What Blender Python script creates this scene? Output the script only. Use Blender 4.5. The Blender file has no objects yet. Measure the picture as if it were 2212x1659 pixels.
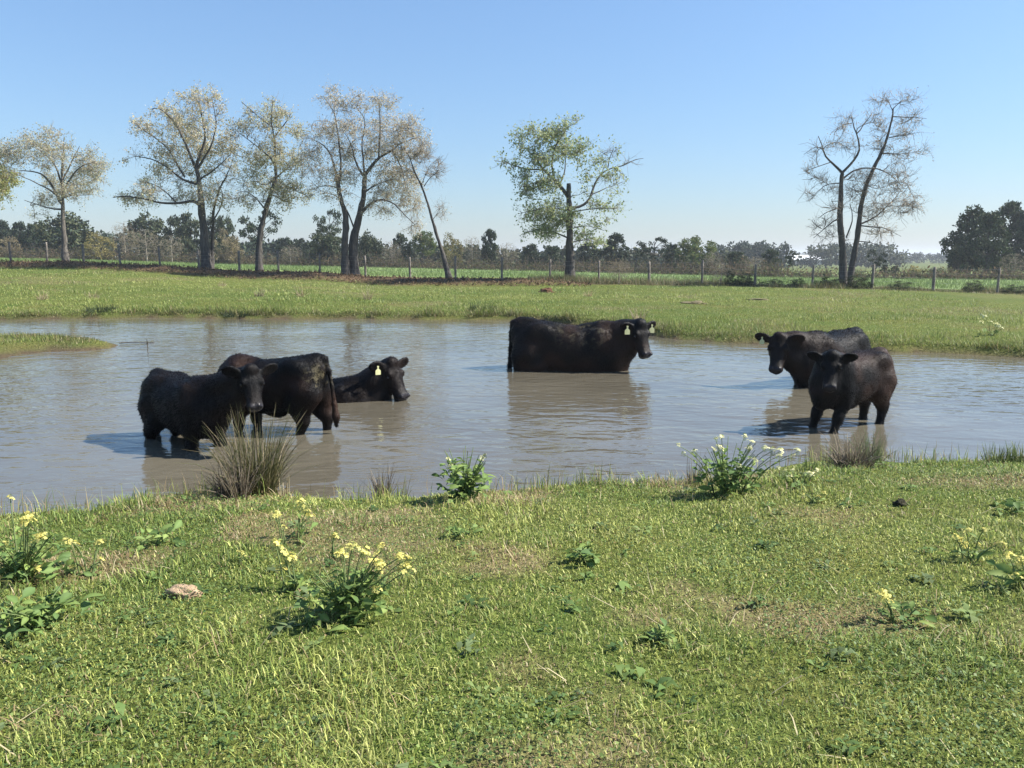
import bpy, math, random
import numpy as np
from mathutils import Vector, Matrix, Euler

random.seed(7)
RNG = np.random.default_rng(11)
scene = bpy.context.scene
COL = scene.collection

# ------------------------------------------------------------------ camera
# measures taken from the photograph: focal length, horizon height, eye height over the water
F, CX, CY, HOR, H = 1681.0, 1106.0, 829.5, 553.0, 1.85
PITCH = math.atan((CY - HOR) / F)
cam_d = bpy.data.cameras.new('camera')
cam = bpy.data.objects.new('camera', cam_d)
COL.objects.link(cam)
cam_d.sensor_width = 36.0
cam_d.lens = 36.0 * F / 2212.0
cam_d.clip_start = 0.05
cam_d.clip_end = 6000
cam.location = (0, 0, H)
cam.rotation_euler = (math.pi / 2 - PITCH, 0, 0)
scene.camera = cam

# ------------------------------------------------------------------ sky and sun
SUN_EL, SUN_AZ = math.radians(44), math.radians(87)     # azimuth from +Y (away) towards +X (right)
world = bpy.data.worlds.new('World')
scene.world = world
world.use_nodes = True
wn, wl = world.node_tree.nodes, world.node_tree.links
bg = wn['Background']
sky = wn.new('ShaderNodeTexSky')
sky.sky_type = 'NISHITA'
sky.sun_disc = False
sky.sun_elevation = SUN_EL
sky.sun_rotation = SUN_AZ
sky.altitude = 0
sky.air_density = 1.4
sky.dust_density = 0.5
sky.ozone_density = 10.0
sgam = wn.new('ShaderNodeGamma'); sgam.inputs[1].default_value = 0.75      # the phone's soft tone curve
stint = wn.new('ShaderNodeMix'); stint.data_type = 'RGBA'; stint.blend_type = 'MULTIPLY'
stint.inputs[0].default_value = 1.0; stint.inputs[7].default_value = (0.917, 0.983, 1.09, 1)
wl.new(sky.outputs[0], sgam.inputs[0]); wl.new(sgam.outputs[0], stint.inputs[6]); wl.new(stint.outputs[2], bg.inputs[0])
bg.inputs[1].default_value = 0.104
sun_d = bpy.data.lights.new('sun', 'SUN')
sun_d.energy = 4.8
sun_d.angle = math.radians(0.53)
sun_d.color = (1.0, 0.95, 0.86)
sun = bpy.data.objects.new('sun', sun_d)
COL.objects.link(sun)
SUN_DIR = Vector((math.cos(SUN_EL) * math.sin(SUN_AZ), math.cos(SUN_EL) * math.cos(SUN_AZ), math.sin(SUN_EL)))
sun.rotation_euler = SUN_DIR.to_track_quat('Z', 'Y').to_euler()
sun.location = (30, -5, 30)
scene.view_settings.view_transform = 'Standard'
scene.view_settings.look = 'None'
scene.view_settings.exposure = 1.22
scene.view_settings.gamma = 1.0
scene.render.engine = 'CYCLES'
scene.cycles.max_bounces = 6
scene.cycles.diffuse_bounces = 2
scene.cycles.glossy_bounces = 3
scene.cycles.transmission_bounces = 2
scene.cycles.volume_bounces = 0
scene.cycles.transparent_max_bounces = 8

# ------------------------------------------------------------------ helpers
CP, SP = math.cos(PITCH), math.sin(PITCH)
def ray(x, y):
    a, b = (x - CX) / F, -(y - CY) / F
    return np.array([a, CP + b * SP, -SP + b * CP])
def on_z(x, y, z=0.0):
    d = ray(x, y); k = (z - H) / d[2]
    return np.array([0, 0, H]) + k * d
def at_depth(x, y, Y):
    d = ray(x, y); k = Y / d[1]
    return np.array([0, 0, H]) + k * d

def tag(o, label=None, cat=None, group=None, kind=None):
    if label: o['label'] = label
    if cat: o['category'] = cat
    if group: o['group'] = group
    if kind: o['kind'] = kind
    return o
def empty(name, loc=(0, 0, 0), label=None, cat=None, group=None):
    o = bpy.data.objects.new(name, None)
    COL.objects.link(o)
    o.location = loc
    o.empty_display_size = 0.1
    return tag(o, label, cat, group)
def link(name, me, parent=None):
    o = bpy.data.objects.new(name, me)
    COL.objects.link(o)
    if parent is not None: o.parent = parent
    return o
def mesh_np(name, V, tris=None, quads=None, mat=None, col=None, smooth=False, attrs=None):
    """fast mesh from numpy arrays; col is one RGB per vertex"""
    me = bpy.data.meshes.new(name)
    V = np.asarray(V, dtype=np.float32)
    parts, tot = [], []
    if tris is not None and len(tris): parts.append(np.asarray(tris, np.int32).ravel()); tot.append(np.full(len(tris), 3, np.int32))
    if quads is not None and len(quads): parts.append(np.asarray(quads, np.int32).ravel()); tot.append(np.full(len(quads), 4, np.int32))
    loops = np.concatenate(parts); tot = np.concatenate(tot)
    start = np.concatenate([[0], np.cumsum(tot)[:-1]]).astype(np.int32)
    me.vertices.add(len(V)); me.vertices.foreach_set('co', V.ravel())
    me.loops.add(len(loops)); me.loops.foreach_set('vertex_index', loops)
    me.polygons.add(len(tot)); me.polygons.foreach_set('loop_start', start); me.polygons.foreach_set('loop_total', tot)
    if smooth: me.polygons.foreach_set('use_smooth', np.ones(len(tot), bool))
    if col is not None:
        c = np.ones((len(V), 4), np.float32); c[:, :3] = col
        a = me.attributes.new('Col', 'FLOAT_COLOR', 'POINT'); a.data.foreach_set('color', c.ravel())
    for k, v in (attrs or {}).items():
        a = me.attributes.new(k, 'FLOAT', 'POINT'); a.data.foreach_set('value', np.asarray(v, np.float32).ravel())
    me.update(calc_edges=True)
    me.validate()
    if mat: me.materials.append(mat)
    return me
def smooth01(a, b, x):
    t = np.clip((x - a) / (b - a), 0, 1)
    return t * t * (3 - 2 * t)

# value noise on arrays
_perm = np.random.default_rng(3).random((64, 64, 64)).astype(np.float32)
def vnoise(P):
    P = np.asarray(P, float)
    i = np.floor(P).astype(int); f = P - i; f = f * f * (3 - 2 * f)
    out = 0
    for dx in (0, 1):
        for dy in (0, 1):
            for dz in (0, 1):
                w = (f[..., 0] if dx else 1 - f[..., 0]) * (f[..., 1] if dy else 1 - f[..., 1]) * (f[..., 2] if dz else 1 - f[..., 2])
                out = out + w * _perm[(i[..., 0] + dx) % 64, (i[..., 1] + dy) % 64, (i[..., 2] + dz) % 64]
    return out
def noise2(x, y, s, seed=0, octv=3):
    x, y = np.asarray(x, float), np.asarray(y, float)
    t, a, n = 0, 1.0, 0
    for o in range(octv):
        P = np.stack([x / s * 2 ** o, y / s * 2 ** o, np.full_like(x, seed * 3.7 + o * 11.3)], -1)
        t = t + a * vnoise(P); n += a; a *= 0.5
    return t / n

# ------------------------------------------------------------------ materials
class NT:
    def __init__(s, name):
        s.m = bpy.data.materials.new(name); s.m.use_nodes = True
        s.n, s.l = s.m.node_tree.nodes, s.m.node_tree.links
        s.b = s.n['Principled BSDF']; s.out = s.n['Material Output']
    def new(s, t, **kw):
        n = s.n.new(t)
        for k, v in kw.items(): setattr(n, k, v)
        return n
    def noise(s, scale, detail=3, rough=0.55, vec=None, dist=0.0):
        n = s.n.new('ShaderNodeTexNoise')
        n.inputs['Scale'].default_value = scale; n.inputs['Detail'].default_value = detail
        n.inputs['Roughness'].default_value = rough; n.inputs['Distortion'].default_value = dist
        if vec is not None: s.l.new(vec, n.inputs['Vector'])
        return n
    def ramp(s, src, stops):
        n = s.n.new('ShaderNodeValToRGB'); e = n.color_ramp.elements
        while len(e) > len(stops): e.remove(e[-1])
        while len(e) < len(stops): e.new(0.5)
        for k, (p, c) in enumerate(stops):
            e[k].position = p; e[k].color = (*c, 1) if len(c) == 3 else c
        s.l.new(src, n.inputs[0]); return n
    def mix(s, fac, a, b, mode='MIX'):
        n = s.n.new('ShaderNodeMix'); n.data_type = 'RGBA'; n.blend_type = mode
        for sock, v in ((n.inputs[0], fac), (n.inputs[6], a), (n.inputs[7], b)):
            if isinstance(v, (int, float)): sock.default_value = v
            elif isinstance(v, tuple): sock.default_value = (*v, 1) if len(v) == 3 else v
            else: s.l.new(v, sock)
        return n.outputs[2]
    def attr(s, name):
        n = s.n.new('ShaderNodeAttribute'); n.attribute_name = name; return n
    def bump(s, h, strength, dist):
        n = s.n.new('ShaderNodeBump'); n.inputs['Strength'].default_value = strength; n.inputs['Distance'].default_value = dist
        s.l.new(h, n.inputs['Height']); s.l.new(n.outputs[0], s.b.inputs['Normal']); return n
    def geo(s): return s.n.new('ShaderNodeNewGeometry')
    def objco(s): return s.n.new('ShaderNodeTexCoord').outputs['Object']
    def set(s, rough=0.8, spec=0.3):
        s.b.inputs['Roughness'].default_value = rough; s.b.inputs['Specular IOR Level'].default_value = spec

def leaf_mat(name, trans=0.35, rough=0.6, spec=0.25, tint=(1, 1, 1)):
    t = NT(name); t.set(rough, spec)
    a = t.attr('Col')
    oi = t.new('ShaderNodeObjectInfo')
    c = t.mix(1.0, a.outputs['Color'], tint, 'MULTIPLY')
    rr = t.ramp(oi.outputs['Random'], [(0.0, (0.78, 0.80, 0.80)), (1.0, (1.2, 1.16, 1.1))])
    c = t.mix(1.0, c, rr.outputs[0], 'MULTIPLY')
    t.l.new(c, t.b.inputs['Base Color'])
    tr = t.new('ShaderNodeBsdfTranslucent'); t.l.new(c, tr.inputs['Color'])
    mx = t.new('ShaderNodeMixShader'); mx.inputs[0].default_value = trans
    t.l.new(t.b.outputs[0], mx.inputs[1]); t.l.new(tr.outputs[0], mx.inputs[2]); t.l.new(mx.outputs[0], t.out.inputs[0])
    return t.m
def plain_mat(name, c1, c2, scale=6.0, rough=0.85, spec=0.2, bump=0.3, bdist=0.01):
    t = NT(name); t.set(rough, spec)
    n = t.noise(scale, 4, 0.6, t.objco())
    r = t.ramp(n.outputs[0], [(0.3, c1), (0.7, c2)])
    t.l.new(r.outputs[0], t.b.inputs['Base Color'])
    n2 = t.noise(scale * 4, 3, 0.6, t.objco())
    t.bump(n2.outputs[0], bump, bdist)
    return t.m

M_GRASS = leaf_mat('grass_blade', 0.32, 0.55, 0.3)
M_LEAF = leaf_mat('tree_leaf', 0.45, 0.8, 0.05)
M_PLANT = leaf_mat('weed_leaf', 0.35, 0.6, 0.2)
M_NEEDLE = leaf_mat('evergreen_foliage', 0.12, 0.7, 0.2)
M_PETAL = leaf_mat('petal', 0.35, 0.6, 0.2)

# ------------------------------------------------------------------ terrain
def lines_px(pts, z):
    """shoreline given in picture points at height z -> (t, Y) lists"""
    ts, ys = [], []
    for x, y in pts:
        p = on_z(x, y, z); ts.append(p[0] / p[1]); ys.append(p[1])
    return np.array(ts), np.array(ys)
NEAR_T, NEAR_Y = lines_px([(-900, 1150), (-300, 1125), (0, 1112), (200, 1108), (320, 1086), (430, 1066), (520, 1058), (640, 1066), (800, 1074), (960, 1062), (1100, 1062),
                           (1250, 1050), (1480, 1042), (1640, 1020), (1740, 998), (1850, 988), (1960, 1000), (2080, 1000), (2212, 986), (2500, 970), (3000, 950)], 0.07)
FAR_T, FAR_Y = lines_px([(-900, 690), (0, 690), (300, 687), (600, 689), (900, 691), (1080, 692), (1170, 693), (1225, 701), (1300, 707), (1390, 720), (1440, 731),
                         (1560, 738), (1650, 744), (1800, 752), (1930, 762), (2080, 766), (2212, 772), (2500, 780), (3000, 792)], 0.0)
FENCE_PX = [(23.6, 522, 565), (102.6, 523, 565), (181, 527, 566), (260, 530, 574), (346, 533, 573), (430, 541, 582), (517.5, 541, 587), (602, 542, 585), (691, 546, 586),
            (790, 552, 600), (886, 555, 602), (984, 553, 604), (1084, 556, 602), (1188, 560, 601), (1293, 563, 613), (1402, 565, 615), (1516, 562, 614.5),
            (1630, 570, 619), (1754, 573, 622), (1883, 571, 624), (2015, 577, 629), (2154, 578, 633), (2303, 582, 637)]
def fence_ppm(x): return 32.4 + (x - 22) * (42.7 - 32.4) / (2153 - 22)
_ft, _fy, _fz = [], [], []
for x, y in [(-500, 560), (0, 565), (150, 566), (260, 571), (350, 574), (430, 580), (520, 586), (690, 589), (800, 599), (900, 602), (1100, 602.5), (1200, 604), (1300, 612), (1450, 615), (1600, 618), (1900, 624), (2212, 635), (2700, 645)]:
    p = at_depth(x, y, F / fence_ppm(x)); _ft.append(p[0] / p[1]); _fy.append(p[1]); _fz.append(p[2])
FENCE_T, FENCE_Y, FENCE_Z = map(np.array, (_ft, _fy, _fz))
_bt, _by, _bz = [], [], []
for x, y, Y in [(-500, 556, 112), (0, 559, 112), (300, 566, 112), (600, 573, 110), (900, 579, 108), (1083, 584, 106), (1400, 591, 100), (1700, 599, 82), (1950, 601, 76), (2212, 602, 74), (2700, 605, 74)]:
    p = at_depth(x, y, Y); _bt.append(p[0] / p[1]); _by.append(Y); _bz.append(p[2])
BACK_T, BACK_Y, BACK_Z = map(np.array, (_bt, _by, _bz))

COW_FLOOR = []      # (x, y, floor z) under each cow, filled before the ground is built
def terrain(x, y, flat=False):
    x = np.asarray(x, float); y = np.asarray(y, float)
    r = np.hypot(x, y)
    a = np.arctan2(x, y)
    ac = np.clip(a, -0.86, 0.86)
    t = np.tan(ac); Y = r * np.cos(ac)
    ny = np.interp(t, NEAR_T, NEAR_Y); fy = np.interp(t, FAR_T, FAR_Y)
    wob = (noise2(x, y, 0.9, 1) - 0.5) * 0.30
    ny = ny + wob; fy = fy + (noise2(x, y, 1.6, 2) - 0.5) * 0.9
    ey = np.interp(t, FENCE_T, FENCE_Y); ez = np.interp(t, FENCE_T, FENCE_Z)
    by = np.interp(t, BACK_T, BACK_Y); bz = np.interp(t, BACK_T, BACK_Z)
    lip = 0.16
    z = np.full_like(Y, 0.46)
    def seg(y0, z0, y1, z1, z, k=1.0):
        u = np.clip((Y - y0) / np.maximum(y1 - y0, 1e-3), 0, 1) ** k
        return np.where(Y >= y0, z0 + (z1 - z0) * u, z)
    z = seg(1.6, 0.46, ny - 1.6, 0.30, z)
    z = seg(ny - 1.6, 0.30, ny - 0.12, 0.10, z, 1.2)
    z = seg(ny - 0.12, 0.10, ny + 0.18, -0.06, z)
    z = seg(ny + 0.18, -0.06, ny + 2.2, -0.45, z)
    z = seg(fy - 2.5, -0.45, fy - 0.05, -0.03, z)
    z = seg(fy - 0.05, -0.03, fy + 0.35, lip, z, 0.6)
    z = seg(fy + 0.35, lip, fy + 3.0, 0.30 + np.clip(ez - 0.6, -0.2, 0.3) * 0.2, z)
    foot = ez - np.interp(t, [-0.66, -0.3, 0.05, 0.15], [0.42, 0.42, 0.30, 0.0])
    z = seg(fy + 3.0, 0.30 + np.clip(ez - 0.6, -0.2, 0.3) * 0.2, ey - 3.2, foot, z)
    z = seg(ey - 3.2, foot, ey - 0.6, ez, z)
    z = seg(ey - 0.6, ez, ey + 3.0, ez, z)
    z = seg(ey + 3.0, ez, by, bz, z)
    z = seg(by, bz, 300.0, -2.0 + 3.0 * np.clip(-t, -0.2, 1), z)
    z = seg(300.0, -2.0 + 3.0 * np.clip(-t, -0.2, 1), 650.0, -1.2, z)
    z = np.where(Y > 650, -1.2, z)
    # pond floor follows what stands in it
    for cx, cy, cz in COW_FLOOR:
        w = np.exp(-(((x - cx) ** 2 + (y - cy) ** 2) / 1.1 ** 2) ** 2)
        inp = (Y > ny + 0.5) & (Y < fy - 0.8)
        z = np.where(inp, z * (1 - w) + cz * w, z)
    # grassy spit in the water on the left
    px = t * F + CX
    tap = np.clip((268 - px + (noise2(x, y, 0.8, 6) - 0.5) * 70) / 268, 0, 1.3)
    hw = 2.05 * tap ** 0.8 + 1e-3
    yc = 16.05 - 0.35 * np.clip(px / 255, -1, 1) * -1
    yy = (Y - (yc + 0.25 * np.sin(px * 0.02))) / hw
    sp = 0.17 * (1 - yy ** 2) * np.clip(tap * 3.5, 0, 1) + (noise2(x, y, 0.7, 5) - 0.5) * 0.10 - 0.02
    z = np.where((px < 300) & (np.abs(yy) < 1.25), np.maximum(z, np.clip(sp, -0.4, 0.2)), z)
    # land again well outside the view
    side = smooth01(0.95, 1.15, np.abs(a))
    z = z * (1 - side) + np.where(Y < 60, 0.45, z) * side
    if not flat:
        bumps = (noise2(x, y, 0.55, 7) - 0.5) * 0.06 + (noise2(x, y, 2.4, 8) - 0.5) * 0.10
        z = z + bumps * smooth01(0.05, 0.2, z) * np.where(Y < 60, 1, 0.5)
    return z
def ground_z(x, y): return float(terrain(np.array([x]), np.array([y]))[0])
def ground_hit(px, py):
    """the point of the ground that a picture point shows"""
    d = ray(px, py); o = np.array([0, 0, H])
    k = np.linspace(1.2, 160, 6000)
    P = o + k[:, None] * d
    below = np.where(P[:, 2] < np.maximum(terrain(P[:, 0], P[:, 1]), 0.0))[0]
    return P[below[0]] if len(below) else P[-1]

# ------------------------------------------------------------------ cattle (positions first: the pond floor follows them)
class Field:
    """signed distance field on a grid, meshed with surface nets"""
    def __init__(s, lo, hi, h):
        s.lo = np.array(lo, float); s.h = h
        s.n = np.ceil((np.array(hi) - s.lo) / h).astype(int) + 1
        s.D = np.full(s.n, 1.0, np.float32)
        s.ax = [s.lo[i] + h * np.arange(s.n[i]) for i in range(3)]
    def box(s, lo, hi, pad):
        a = np.clip(((np.array(lo) - pad - s.lo) / s.h).astype(int), 0, s.n)
        b = np.clip(((np.array(hi) + pad - s.lo) / s.h).astype(int) + 2, 0, s.n)
        return tuple(slice(a[i], b[i]) for i in range(3))
    def pts(s, sl):
        return np.stack(np.meshgrid(*[s.ax[i][sl[i]] for i in range(3)], indexing='ij'), -1)
    def add(s, sl, d, k=0.05):
        a = s.D[sl]
        h = np.maximum(k - np.abs(a - d), 0) / k
        s.D[sl] = np.minimum(a, d) - h * h * k * 0.25
    def sub(s, sl, d, k=0.02):
        a = s.D[sl]; d = -d
        h = np.maximum(k - np.abs(a - d), 0) / k
        s.D[sl] = np.maximum(a, d) + h * h * k * 0.25
    def cone(s, a, b, ra, rb, k=0.06, flat=None):
        a, b = np.array(a, float), np.array(b, float)
        m = max(ra, rb)
        sl = s.box(np.minimum(a, b) - m, np.maximum(a, b) + m, k + 0.05)
        P = s.pts(sl); ba = b - a
        t = np.clip(((P - a) @ ba) / max(ba @ ba, 1e-9), 0, 1)
        q = P - a - t[..., None] * ba
        if flat is not None:      # squeeze along an axis: (axis vector, factor)
            ax, f = np.array(flat[0], float), flat[1]
            q = q + (q @ ax)[..., None] * ax * (1 / f - 1)
        s.add(sl, np.linalg.norm(q, axis=-1) - (ra + (rb - ra) * t), k)
    def chain(s, pts, rs, k=0.05, flat=None):
        for i in range(len(pts) - 1): s.cone(pts[i], pts[i + 1], rs[i], rs[i + 1], k, flat)
    def ell(s, c, r, R=None, k=0.06, cut=False):
        c, r = np.array(c, float), np.array(r, float)
        m = r.max(); sl = s.box(c - m, c + m, k + 0.05)
        q = s.pts(sl) - c
        if R is not None: q = q @ R
        k0 = np.linalg.norm(q / r, axis=-1); k1 = np.linalg.norm(q / r ** 2, axis=-1)
        d = k0 * (k0 - 1) / np.maximum(k1, 1e-6)
        (s.sub if cut else s.add)(sl, d, k)
    def sweep(s, o, R, xs, top, bot, hw, k=0.08, p=2.3):
        """body of elliptical sections along the first axis of R"""
        o = np.array(o, float)
        m = max(abs(np.array(xs)).max(), abs(np.array(top)).max(), abs(np.array(bot)).max()) + 0.1
        if R is None: lo, hi = o + [min(xs), -max(hw), min(bot)], o + [max(xs), max(hw), max(top)]
        else: lo, hi = o - m, o + m
        sl = s.box(lo, hi, k + 0.05)
        q = s.pts(sl) - o
        if R is not None: q = q @ R
        xd = np.linspace(xs[0], xs[-1], 80)
        def curve(v):
            c = np.interp(xd, xs, v)
            for _ in range(3): c[1:-1] = 0.25 * c[:-2] + 0.5 * c[1:-1] + 0.25 * c[2:]
            return c
        T, B, Wd = curve(top), curve(bot), curve(hw)
        x = q[..., 0]
        t_, b_, w_ = (np.interp(x, xd, v) for v in (T, B, Wd))
        zc, hh = (t_ + b_) / 2, np.maximum((t_ - b_) / 2, 0.01)
        g = (np.abs(q[..., 1] / w_) ** p + np.abs((q[..., 2] - zc) / hh) ** p) ** (1 / p)
        d = (g - 1) * np.minimum(w_, hh)
        out = np.maximum(np.maximum(xs[0] - x, x - xs[-1]), 0)
        d = np.where(out > 0, np.sqrt(np.maximum(d, 0) ** 2 + out ** 2), d)
        s.add(sl, d, k)
    def mesh(s):
        D = s.D; n = D.shape
        ins = D < 0
        cells = np.zeros((n[0] - 1, n[1] - 1, n[2] - 1), np.int8)
        acc = np.zeros(cells.shape + (3,), np.float32); cnt = np.zeros(cells.shape, np.float32)
        cor = [(i, j, k) for i in (0, 1) for j in (0, 1) for k in (0, 1)]
        def C(c): return tuple(slice(c[i], n[i] - 1 + c[i]) for i in range(3))
        for c in cor:
            for ax in range(3):
                if c[ax]: continue
                e = list(c); e[ax] = 1
                v0, v1 = D[C(c)], D[C(e)]
                m = (v0 < 0) != (v1 < 0)
                t = np.where(m, v0 / np.where(m, v0 - v1, 1), 0)
                for i in range(3):
                    acc[..., i] += np.where(m, c[i] + (t if i == ax else 0), 0)
                cnt += m
        act = cnt > 0
        idx = -np.ones(cells.shape, np.int64); idx[act] = np.arange(act.sum())
        ijk = np.argwhere(act)
        V = s.lo + s.h * (ijk + acc[act] / cnt[act][:, None])
        Q = []
        for ax in range(3):
            u, w = (ax + 1) % 3, (ax + 2) % 3
            a = [slice(None)] * 3; b = [slice(None)] * 3
            a[ax] = slice(0, n[ax] - 1); b[ax] = slice(1, n[ax])
            m = ins[tuple(a)] != ins[tuple(b)]
            g = np.argwhere(m)
            g = g[(g[:, u] > 0) & (g[:, w] > 0) & (g[:, u] < n[u] - 1) & (g[:, w] < n[w] - 1)]
            flip = ins[tuple(a)][tuple(g.T)]
            def at(du, dw):
                h = g.copy(); h[:, u] += du; h[:, w] += dw
                return idx[tuple(h.T)]
            q = np.stack([at(-1, -1), at(0, -1), at(0, 0), at(-1, 0)], 1)
            q[~flip] = q[~flip][:, ::-1]
            Q.append(q)
        return V, np.concatenate(Q)

def coat_material():
    t = NT('black_cattle_coat'); t.set(0.5, 0.16)
    co = t.objco()
    n1 = t.noise(3.2, 4, 0.6, co); n2 = t.noise(9, 3, 0.6, co)
    brown = t.ramp(n1.outputs[0], [(0.42, (0.0018, 0.002, 0.0028)), (0.72, (0.008, 0.0055, 0.0045))])
    rust = t.attr('rust')
    c = t.mix(rust.outputs['Fac'], brown.outputs[0], (0.034, 0.018, 0.012))
    mud = t.attr('mud')
    mk = t.ramp(n2.outputs[0], [(0.48, (0, 0, 0)), (0.6, (1, 1, 1))])
    mm = t.new('ShaderNodeMath', operation='MULTIPLY'); t.l.new(mk.outputs[0], mm.inputs[0]); t.l.new(mud.outputs['Fac'], mm.inputs[1])
    c = t.mix(mm.outputs[0], c, (0.10, 0.085, 0.05))
    nose = t.attr('nose')
    c = t.mix(nose.outputs['Fac'], c, (0.026, 0.024, 0.027))
    t.l.new(c, t.b.inputs['Base Color'])
    rg = t.new('ShaderNodeMapRange'); rg.inputs['To Min'].default_value = 0.5; rg.inputs['To Max'].default_value = 0.10
    t.l.new(nose.outputs['Fac'], rg.inputs[0]); t.l.new(rg.outputs[0], t.b.inputs['Roughness'])
    t.b.inputs['Sheen Weight'].default_value = 0.0
    t.b.inputs['Sheen Roughness'].default_value = 0.4
    t.b.inputs['Sheen Tint'].default_value = (0.35, 0.3, 0.28, 1)
    # short hair: noise drawn out along the body's vertical
    mp = t.new('ShaderNodeMapping'); mp.inputs['Scale'].default_value = (60, 60, 14); t.l.new(co, mp.inputs[0])
    n3 = t.noise(1.0, 4, 0.65, mp.outputs[0], 0.6)
    t.bump(n3.outputs[0], 0.55, 0.018)
    return t.m
M_COAT = coat_material()
M_HAIR = coat_material()
M_HAIR.name = 'black_cattle_hair'
M_HAIR.node_tree.nodes['Principled BSDF'].inputs['Specular IOR Level'].default_value = 0.05
M_EYE = plain_mat('cattle_eye', (0.004, 0.003, 0.003), (0.012, 0.007, 0.005), 8, 0.06, 0.6, 0.0, 0.001)
M_TAG = plain_mat('ear_tag_plastic', (0.58, 0.57, 0.28), (0.70, 0.69, 0.38), 20, 0.45, 0.4, 0.05, 0.001)
M_TAGPRINT = plain_mat('ear_tag_print', (0.25, 0.25, 0.12), (0.34, 0.34, 0.16), 20, 0.6, 0.3, 0.0, 0.001)

def rot_head(yaw, down, roll=0.0):
    f = np.array([math.cos(yaw) * math.cos(down), math.sin(yaw) * math.cos(down), -math.sin(down)])
    l = np.array([-math.sin(yaw), math.cos(yaw), 0.0])
    u = np.cross(f, l)
    c, s_ = math.cos(roll), math.sin(roll)
    l, u = c * l + s_ * u, -s_ * l + c * u
    return np.stack([f, l, u], 1)       # columns: forward, left, up

def hair_mesh(V, Q, hl, spec, n=16000):
    """short coat lying back and down over the skin"""
    rng = np.random.default_rng(spec['seed'] + 50)
    A, B, C_, D_ = V[Q[:, 0]], V[Q[:, 1]], V[Q[:, 2]], V[Q[:, 3]]
    N = np.cross(C_ - A, D_ - B); ar = np.linalg.norm(N, axis=1); N /= np.maximum(ar, 1e-9)[:, None]
    ok = ar.copy(); hq = hl[Q[:, 0]]
    ok[(hq[:, 0] > 0.36) & (hq[:, 0] < 0.6) & (np.abs(hq[:, 1]) < 0.15) & (np.abs(hq[:, 2]) < 0.2)] = 0        # bare muzzle
    ok[A[:, 2] * spec['scale'] < spec['sub'] - 0.05] = 0                                                        # under water
    k = rng.choice(len(Q), n, p=ok / ok.sum())
    u, v = rng.random((n, 1)), rng.random((n, 1))
    P = (A[k] * (1 - u) + B[k] * u) * (1 - v) + (D_[k] * (1 - u) + C_[k] * u) * v
    Nn = N[k]
    lie = np.array([-0.55, 0, -0.8]) + rng.normal(0, 0.45, (n, 3))
    lie -= Nn * (lie * Nn).sum(1)[:, None]; lie /= np.maximum(np.linalg.norm(lie, axis=1), 1e-6)[:, None]
    d = lie + Nn * rng.uniform(0.12, 0.6, (n, 1)); d /= np.linalg.norm(d, axis=1)[:, None]
    s_ = np.cross(d, Nn); s_ /= np.maximum(np.linalg.norm(s_, axis=1), 1e-6)[:, None]
    head = (np.abs(hl[Q[k, 0]]) < 0.35).all(1)
    L = rng.uniform(0.02, 0.05, (n, 1)) * np.where(head, 0.6, 1.0)[:, None] * spec.get('hair', 1.0)
    W_ = rng.uniform(0.003, 0.006, (n, 1))
    VV = np.stack([P - s_ * W_ - Nn * 0.003, P + s_ * W_ - Nn * 0.003, P + d * L], 1).reshape(-1, 3)
    z = np.zeros(len(VV))
    ru = spec.get('rust', 0.5) * smooth01(0.42, 0.75, noise2(VV[:, 0], VV[:, 2], 0.5, spec['seed'] + 4, 2)) * smooth01(0.35, 0.6, VV[:, 2])
    return mesh_np('hair', VV, tris=np.arange(len(VV)).reshape(-1, 3), mat=M_HAIR, attrs={'nose': z, 'rust': ru, 'mud': z})

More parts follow.
